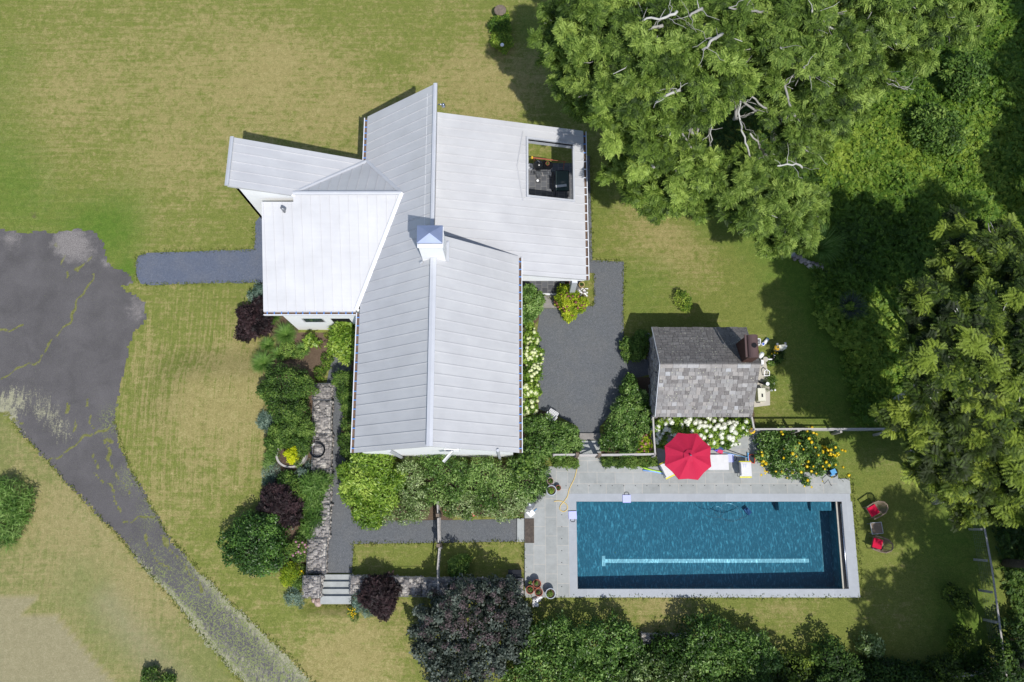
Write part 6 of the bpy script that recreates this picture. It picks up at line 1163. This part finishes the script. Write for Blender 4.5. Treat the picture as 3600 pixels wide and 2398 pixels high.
# submerged cleaner hose
t = thing('pool_cleaner', 'submerged cleaner with a looping hose at the north side of the pool', 'pool cleaner', (0, 0, 0)); b = MB()
lp = [(2470, 1768), (2465, 1790), (2490, 1815), (2530, 1818), (2545, 1795), (2520, 1780), (2510, 1800), (2535, 1822), (2565, 1832), (2590, 1830), (2610, 1815), (2600, 1795), (2580, 1775), (2555, 1770), (2535, 1790), (2533, 1812), (2550, 1826), (2600, 1826), (2635, 1806)]
w = []
for i in range(len(lp)-1):
    p0, p1, p2, p3 = [Vector((*lp[max(0, min(len(lp)-1, j))], 0)) for j in (i-1, i, i+1, i+2)]
    for k_ in range(4): u = k_/4; q = .5*((2*p1)+(p2-p0)*u+(2*p0-5*p1+4*p2-p3)*u*u+(3*p1-p0-3*p2+p3)*u**3); w.append(P(q.x, q.y, -.15))
b.tube(w, .012, 5); b.build('hose', 'graym', t); b = MB(); p = P(2628, 1797, -.8); b.box((p.x, p.y, -.80), (.34, .22, .16), 0, R(-50)); b.box((p.x, p.y, -.68), (.2, .12, .12), 0, R(-50)); b.build('body', 'navy', t)

# ------------------------------------------------------------------ lawn chairs and table on the right
def armchair(label, px, py, rz):
    p = P(px, py, .6); g_ = hz1(p.x, p.y); t = thing('wicker_armchair', label, 'armchair', (p.x, p.y, g_), rz, 'wicker armchairs with red cushions on the lawn')
    b = MB(); b.box((0, 0, .38), (.56, .54, .05)); b.build('seat', 'wicker', t); b = MB(); b.box((-.06, 0, .45), (.42, .44, .09)); b.build('cushion', 'redcush', t)
    arc = [(-.30, -.31, .62), (.05, -.33, .64), (.30, -.30, .72), (.46, -.16, .82), (.50, 0, .85), (.46, .16, .82), (.30, .30, .72), (.05, .33, .64), (-.30, .31, .62)]; b = MB(); b.tube(arc, .032, 8); b.build('arm_frame', 'wicker', t)
    b = MB()
    for k_ in range(1, 8): f = k_/8; b.tube([(x*(1-.42*f) if x > 0 else x, y*(1-.05*f), z+(.40-z)*f) for x, y, z in arc[2:7]], .011, 5)
    for i in range(2, 7): x, y, z = arc[i]; b.tube([(x*.6, y*.92, .40), (x, y, z)], .012, 5)
    b.build('back_weave', 'wicker', t)
    for sx_ in (-1, 1):
        for sy_ in (-1, 1): b = MB(); b.tube([(sx_*.27, sy_*.29, 0), (sx_*.25, sy_*.27, .62 if sx_ < 0 else .40)], .018, 6); b.build('leg', 'wicker', t)
armchair('wicker armchair with a red cushion above the square side table', 3073, 1793, R(28)); armchair('wicker armchair with a red cushion below the square side table', 3088, 1913, R(-18))
p = P(3083, 1857, .65); g_ = hz1(p.x, p.y); t = thing('side_table', 'square brown side table between the two wicker armchairs', 'table', (p.x, p.y, g_), R(5)); b = MB(); b.box((0, 0, .45), (.50, .50, .03)); tt = b.build('tabletop', 'wicker', t); b = MB()
for q in ((0, .255, .5, .02), (0, -.255, .5, .02), (.255, 0, .02, .53), (-.255, 0, .02, .53)): b.box((q[0], q[1], .455), (q[2], q[3], .04))
b.build('rim', 'zinc', tt)
for sx_ in (-1, 1):
    for sy_ in (-1, 1): b = MB(); b.tube([(sx_*.22, sy_*.22, 0), (sx_*.22, sy_*.22, .44)], .014, 6); b.build('leg', 'graym', t)
# white wire chair in the courtyard
p = P(1942, 1458, .5); t = thing('wire_chair', 'white lacy metal chair at the courtyard corner beside the hedge', 'chair', (p.x, p.y, 0), R(-32)); b = MB()
for i in range(8): b.tube([(-.22+.063*i, -.22, .44), (-.22+.063*i, .22, .44)], .014, 5)
for i in range(8): b.tube([(-.22, -.22+.063*i, .445), (.22, -.22+.063*i, .445)], .014, 5)
b.build('seat', 'plastic', t); b = MB(); arc = [(-.24*1.1, .0, .62), (-.25, -.16, .68), (-.16, -.30, .78), (0, -.33, .82), (.16, -.30, .78), (.25, -.16, .68), (.24*1.1, .0, .62)]; b.tube(arc, .022, 7)
for i in range(1, 6): x, y, z = arc[i]; b.tube([(x*.85, y*.75, .44), (x, y, z)], .013, 5)
b.build('backrest', 'plastic', t)
for sx_ in (-1, 1):
    for sy_ in (-1, 1): b = MB(); b.tube([(sx_*.23, sy_*.22, 0), (sx_*.2, sy_*.2, .44)], .014, 6); b.build('leg', 'plastic', t)

# ------------------------------------------------------------------ under the roof opening
TZ = .045
p = P(1893, 577, .95); t = thing('kettle_grill', 'black domed kettle grill with a white wheel under the roof opening', 'grill', (p.x, p.y, TZ)); b = MB(); b.lathe([(0, 1.08), (.12, 1.06), (.22, .98), (.285, .85), (.29, .80), (.285, .78), (.26, .66), (.16, .56), (0, .53)], n=28); b.build('bowl', 'black', t, True)
b = MB(); b.tube([(-.06, .1, 1.05), (-.05, .1, 1.12), (.06, 0, 1.12), (.06, 0, 1.07)], .014, 6); b.build('lid_handle', 'graym', t); b = MB(); b.lathe([(0, .012), (.035, .01), (.04, 0)], (-.10, 0, 1.04), 12); b.build('vent', 'plastic', t)
for a in (R(200), R(320), R(80)): b = MB(); b.tube([(.18*math.cos(a), .18*math.sin(a), .6), (.34*math.cos(a), .34*math.sin(a), .06)], .016, 6); b.build('leg', 'graym', t)
b = MB(); b.lathe([(0, .02), (.065, .02), (.07, 0), (.065, -.02), (0, -.02)], (0, 0, 0), 14); wv = b.build('wheel', 'plastic', t); wv.location = (-.02, -.55, .1)
t = thing('grill_cart', 'dark worktop with a rounded end and wire shelf beside the kettle grill', 'grill cart', (p.x+.30, p.y, TZ)); b = MB(); b.prism([(-.35, -.22), (.30, -.22), (.42, -.1), (.45, .05), (.38, .2), (.25, .26), (-.35, .26)], .70, .73); b.build('worktop', 'black', t)
b = MB()
for i in range(6): b.box((-.02, -.27-.035*i, .56), (.70, .012, .012))
for s_ in (-1, 1): b.box((s_*.35-.02, -.36, .56), (.02, .22, .03))
b.build('wire_shelf', 'graym', t)
for sx_ in (-.3, .35):
    for sy_ in (-.4, .2): b = MB(); b.tube([(sx_, sy_, 0), (sx_, sy_, .7)], .014, 6); b.build('leg', 'graym', t)
b = MB(); b.tube([(-.02, .08, .60), (.05, -.14, .60)], .018, 6); q = P(1906, 612, .6); one('fire_tongs', 'pair of wooden tongs resting on the wire shelf of the grill cart', 'tongs', b, 'wood', loc=(q.x, q.y, TZ))
a, c = P(1871, 555, 1.0), P(1990, 569, 1.0); b = MB(); d = Vector((c.x-a.x, c.y-a.y, 0)); b.box((d.x*.3, d.y*.3, .98), (d.length*.6, .05, .04), 0, math.atan2(d.y, d.x)); b.box((d.x*.8, d.y*.8, .97), (d.length*.42, .02, .03), 0, math.atan2(d.y, d.x)); b.box((0, 0, .98), (.08, .12, .06), 1); b.box((d.x*.95, d.y*.95, .5), (.03, .03, .95)); b.box((d.x*.06, d.y*.06, .5), (.03, .03, .95)); one('towel_rail', 'salmon coloured rail with a yellow end behind the kettle grill', 'rail', b, ['terra', 'hose_y'], loc=(a.x, a.y, TZ))
a, c = P(1953, 601, .75), P(2001, 672, .75); t = thing('glass_table', 'black framed glass table under the roof opening', 'table', (a.x, c.y, TZ)); w, d = c.x-a.x, a.y-c.y; b = MB()
for q in ((w/2, 0, w, .03), (w/2, d, w, .03), (0, d/2, .03, d), (w, d/2, .03, d)): b.box((q[0], q[1], .72), (q[2], q[3], .03))
b.build('frame', 'black', t); b = MB(); b.box((w/2, d/2, .725), (w-.04, d-.04, .008)); b.build('tabletop', 'glass', t)
for x_ in (0, w):
    for y_ in (0, d): b = MB(); b.box((x_, y_, .35), (.03, .03, .7)); b.build('leg', 'black', t)
b = MB(); b.box((0, 0, 0), (.55, .13, .02), 0, R(7)); q = P(1973, 653, .8); one('magazine_tray', 'pale grey tray lying across the glass table', 'tray', b, 'zinc', loc=(q.x, q.y, .79))
b = MB(); b.lathe([(0, .02), (.12, .02), (.16, .3), (.14, .3), (.11, .04)], n=16); q = P(1864, 586, .3); one('ash_bucket', 'small grey bucket on the tiles left of the kettle grill', 'bucket', b, 'zinc', loc=(q.x, q.y, TZ))
a, c = P(1940, 606, .45), P(1944, 668, .45); b = MB(); b.box((0, (a.y-c.y)/2, .44), (.09, a.y-c.y, .04)); b.box((0, .1, .2), (.06, .04, .42)); b.box((0, a.y-c.y-.1, .2), (.06, .04, .42)); one('narrow_bench', 'narrow dark bench along the lit tiles under the roof opening', 'bench', b, 'black', loc=(c.x, c.y, TZ))

# ------------------------------------------------------------------ things stored beside the outbuilding
b = MB(); b.prism([tuple(q)[:2] for q in PX([(2640, 1262), (2690, 1262), (2697, 1300), (2706, 1345), (2706, 1425), (2650, 1432)])], 0, .05); one('concrete_pad', 'worn pale concrete pad along the east wall of the outbuilding', 'concrete pad', b, 'stucco')
p = P(2663, 1199, .5); t = thing('plastic_crate', 'open white plastic crate at the north-east corner of the outbuilding', 'crate', (p.x, p.y, 0), R(-6)); b = MB()
for c, d in (((0, .15, .22), (.36, .03, .40)), ((0, -.15, .22), (.36, .03, .40)), ((.17, 0, .22), (.03, .33, .40)), ((-.17, 0, .22), (.03, .33, .40)), ((0, 0, .03), (.36, .33, .03))): b.box(c, d)
b.build('crate', 'plastic', t); b = MB(); b.rock((0, 0, .3), (.13, .08, .06), seg=8); b.build('lid', 'plastic', t, True)
p = P(2684, 1209, .3); t = thing('paint_bucket', 'upright white bucket with a blue lid by the outbuilding', 'bucket', (p.x, p.y, 0)); b = MB(); b.lathe([(.07, 0), (.085, .26), (.09, .27), (.06, .275)], n=18); b.build('bucket', 'plastic', t, True); b = MB(); b.lathe([(0, .285), (.055, .282), (.06, .27)], n=16); b.build('lid', 'blue', t)
p = P(2695, 1199, .15); b = MB(); b.tube([(-.09, -.10, .09), (.07, .10, .09)], [.09, .08], 14); b.tube([(.07, .10, .09), (.10, .14, .09)], .075, 14, 1); one('fallen_bucket', 'white and blue bucket lying on its side in the grass', 'bucket', b, ['plastic', 'ltblue'], smooth=True, loc=(p.x, p.y, 0))
p = P(2752, 1219, .9); t = thing('hose_cart', 'cream metal equipment cabinet with two caps standing on the grass beside the outbuilding', 'cabinet', (p.x, p.y, 0), R(6)); b = MB(); b.box((0, 0, .45), (.34, .20, .88)); b.build('body', 'cream', t)
for x_ in (-.24, .15): b = MB(); b.box((x_, .14, .88), (.09, .12, .1)); b.build('bracket', 'graym', t)
b = MB(); b.tube([(.12, .02, .9), (.2, .0, .94)], .04, 8); b.build('lamp', 'plastic', t)
coil('yellow hose looped over the left end of the cream cabinet', 2733, 1222, .8, .13, 'hose_y')
G10 = 'white exercise equipment parts beside the outbuilding'
def gearpile(label, px, py, parts, name='exercise_machine'):
    p = P(px, py, .3); t = thing(name, label, 'exercise machine', (p.x, p.y, 0), 0, G10)
    for nm, kind, a, m in parts:
        b = MB()
        if kind == 't': b.tube(a[0], a[1], 10)
        elif kind == 'b': b.box(*a)
        else: b.lathe(a[0], a[1], 18)
        b.build(nm, m, t, kind == 't')
gearpile('white exercise machine with black and white foot pads sticking out over the grass', 2712, 1268, [('beam', 't', ([(-.22, .06, .35), (.02, .06, .35)], .035), 'plastic'), ('column', 't', ([(.08, -.1, .1), (.06, .16, .55)], .035), 'black'), ('foot_pad', 't', ([(-.1, -.12, .12), (.0, -.1, .13)], .055), 'plastic'), ('foot_pad', 't', ([(.14, -.12, .12), (.22, -.1, .13)], .055), 'plastic'), ('knob', 't', ([(.06, .2, .6), (.07, .23, .62)], .06), 'steel'), ('disc', 'l', ([(0, .03), (.12, .02), (.13, 0)], (-.30, .06, .36)), 'stucco')])
gearpile('white rounded machine housing with red marks against the outbuilding wall', 2674, 1250, [('housing', 't', ([(-.08, -.12, .35), (.0, .0, .42), (.08, .10, .38)], [.08, .12, .10]), 'plastic'), ('stem', 't', ([(.0, -.12, .1), (.05, -.5, .25)], .04), 'graym'), ('seat', 'b', ((.05, -.35, .35), (.12, .2, .06)), 'plastic')])
gearpile('white machine with a round disc and black frame over the weeds', 2700, 1352, [('disc', 'l', ([(0, .03), (.085, .025), (.09, 0)], (-.08, .0, .5)), 'plastic'), ('frame', 't', ([(-.42, .15, .2), (-.2, .05, .3), (.3, -.06, .25)], .05), 'black'), ('foot_pad', 't', ([(.16, -.25, .1), (.26, -.24, .11)], .05), 'plastic'), ('foot_pad', 't', ([(.34, -.24, .1), (.42, -.23, .11)], .05), 'plastic'), ('hoop', 't', ([(.16, .14, .2), (.24, .08, .2), (.36, .04, .2), (.38, .09, .2), (.26, .15, .2), (.16, .16, .2)], .018), 'plastic')])
p = P(2697, 1311, .3); b = MB(); b.tube([(-.12, -.13, .2), (-.13, .1, .3), (-.02, .16, .35), (.10, .06, .35), (.13, -.12, .22)], .025, 8, closed=True); one('tube_frame', 'white bent tube frame leaning beside the outbuilding', 'frame', b, 'plastic', smooth=True, loc=(p.x, p.y, 0))
p = P(2676, 1388, .4); t = thing('chest_freezer', 'long cream storage box with a dark latch against the outbuilding wall', 'storage box', (p.x, p.y, 0)); b = MB(); b.box((0, 0, .25), (.36, .62, .5)); b.build('body', 'cream', t); b = MB(); b.box((.02, -.05, .515), (.06, .16, .03)); b.build('latch', 'black', t)
p = P(2668, 1411, .2); b = MB()
for i in range(4): b.box((0, -.05+.035*i, .1+.01*i), (.18, .018, .05))
one('boot_scraper', 'small dark slatted box at the lower end of the storage box', 'scraper', b, 'black', loc=(p.x, p.y, 0))
p = P(2279, 1177, .5); b = MB(); b.lathe([(.0, .42), (.05, .42), (.08, .37), (.13, .36), (.13, .33), (.06, .25), (.07, 0)], n=16); one('stone_birdbath', 'small grey stone birdbath at the shaded corner of the outbuilding', 'birdbath', b, 'graym', smooth=True, loc=(p.x, p.y, 0))
p = P(2274, 1257, .3); b = MB(); b.tube([(.09*math.cos(a*.6), .09*math.sin(a*.6), .05) for a in range(10)], .025, 6, closed=True); one('ring_ornament', 'small grey ring on the ground at the outbuilding door', 'ornament', b, 'graym', smooth=True, loc=(p.x, p.y, 0))
b = MB(); a = P(1810, 2020, .3); b.box((0, 0, .25), (.62, .45, .5)); one('black_planter_box', 'dark box in the shade beside the south gabion wall near the pool deck', 'box', b, 'black', loc=(a.x, a.y, 0))
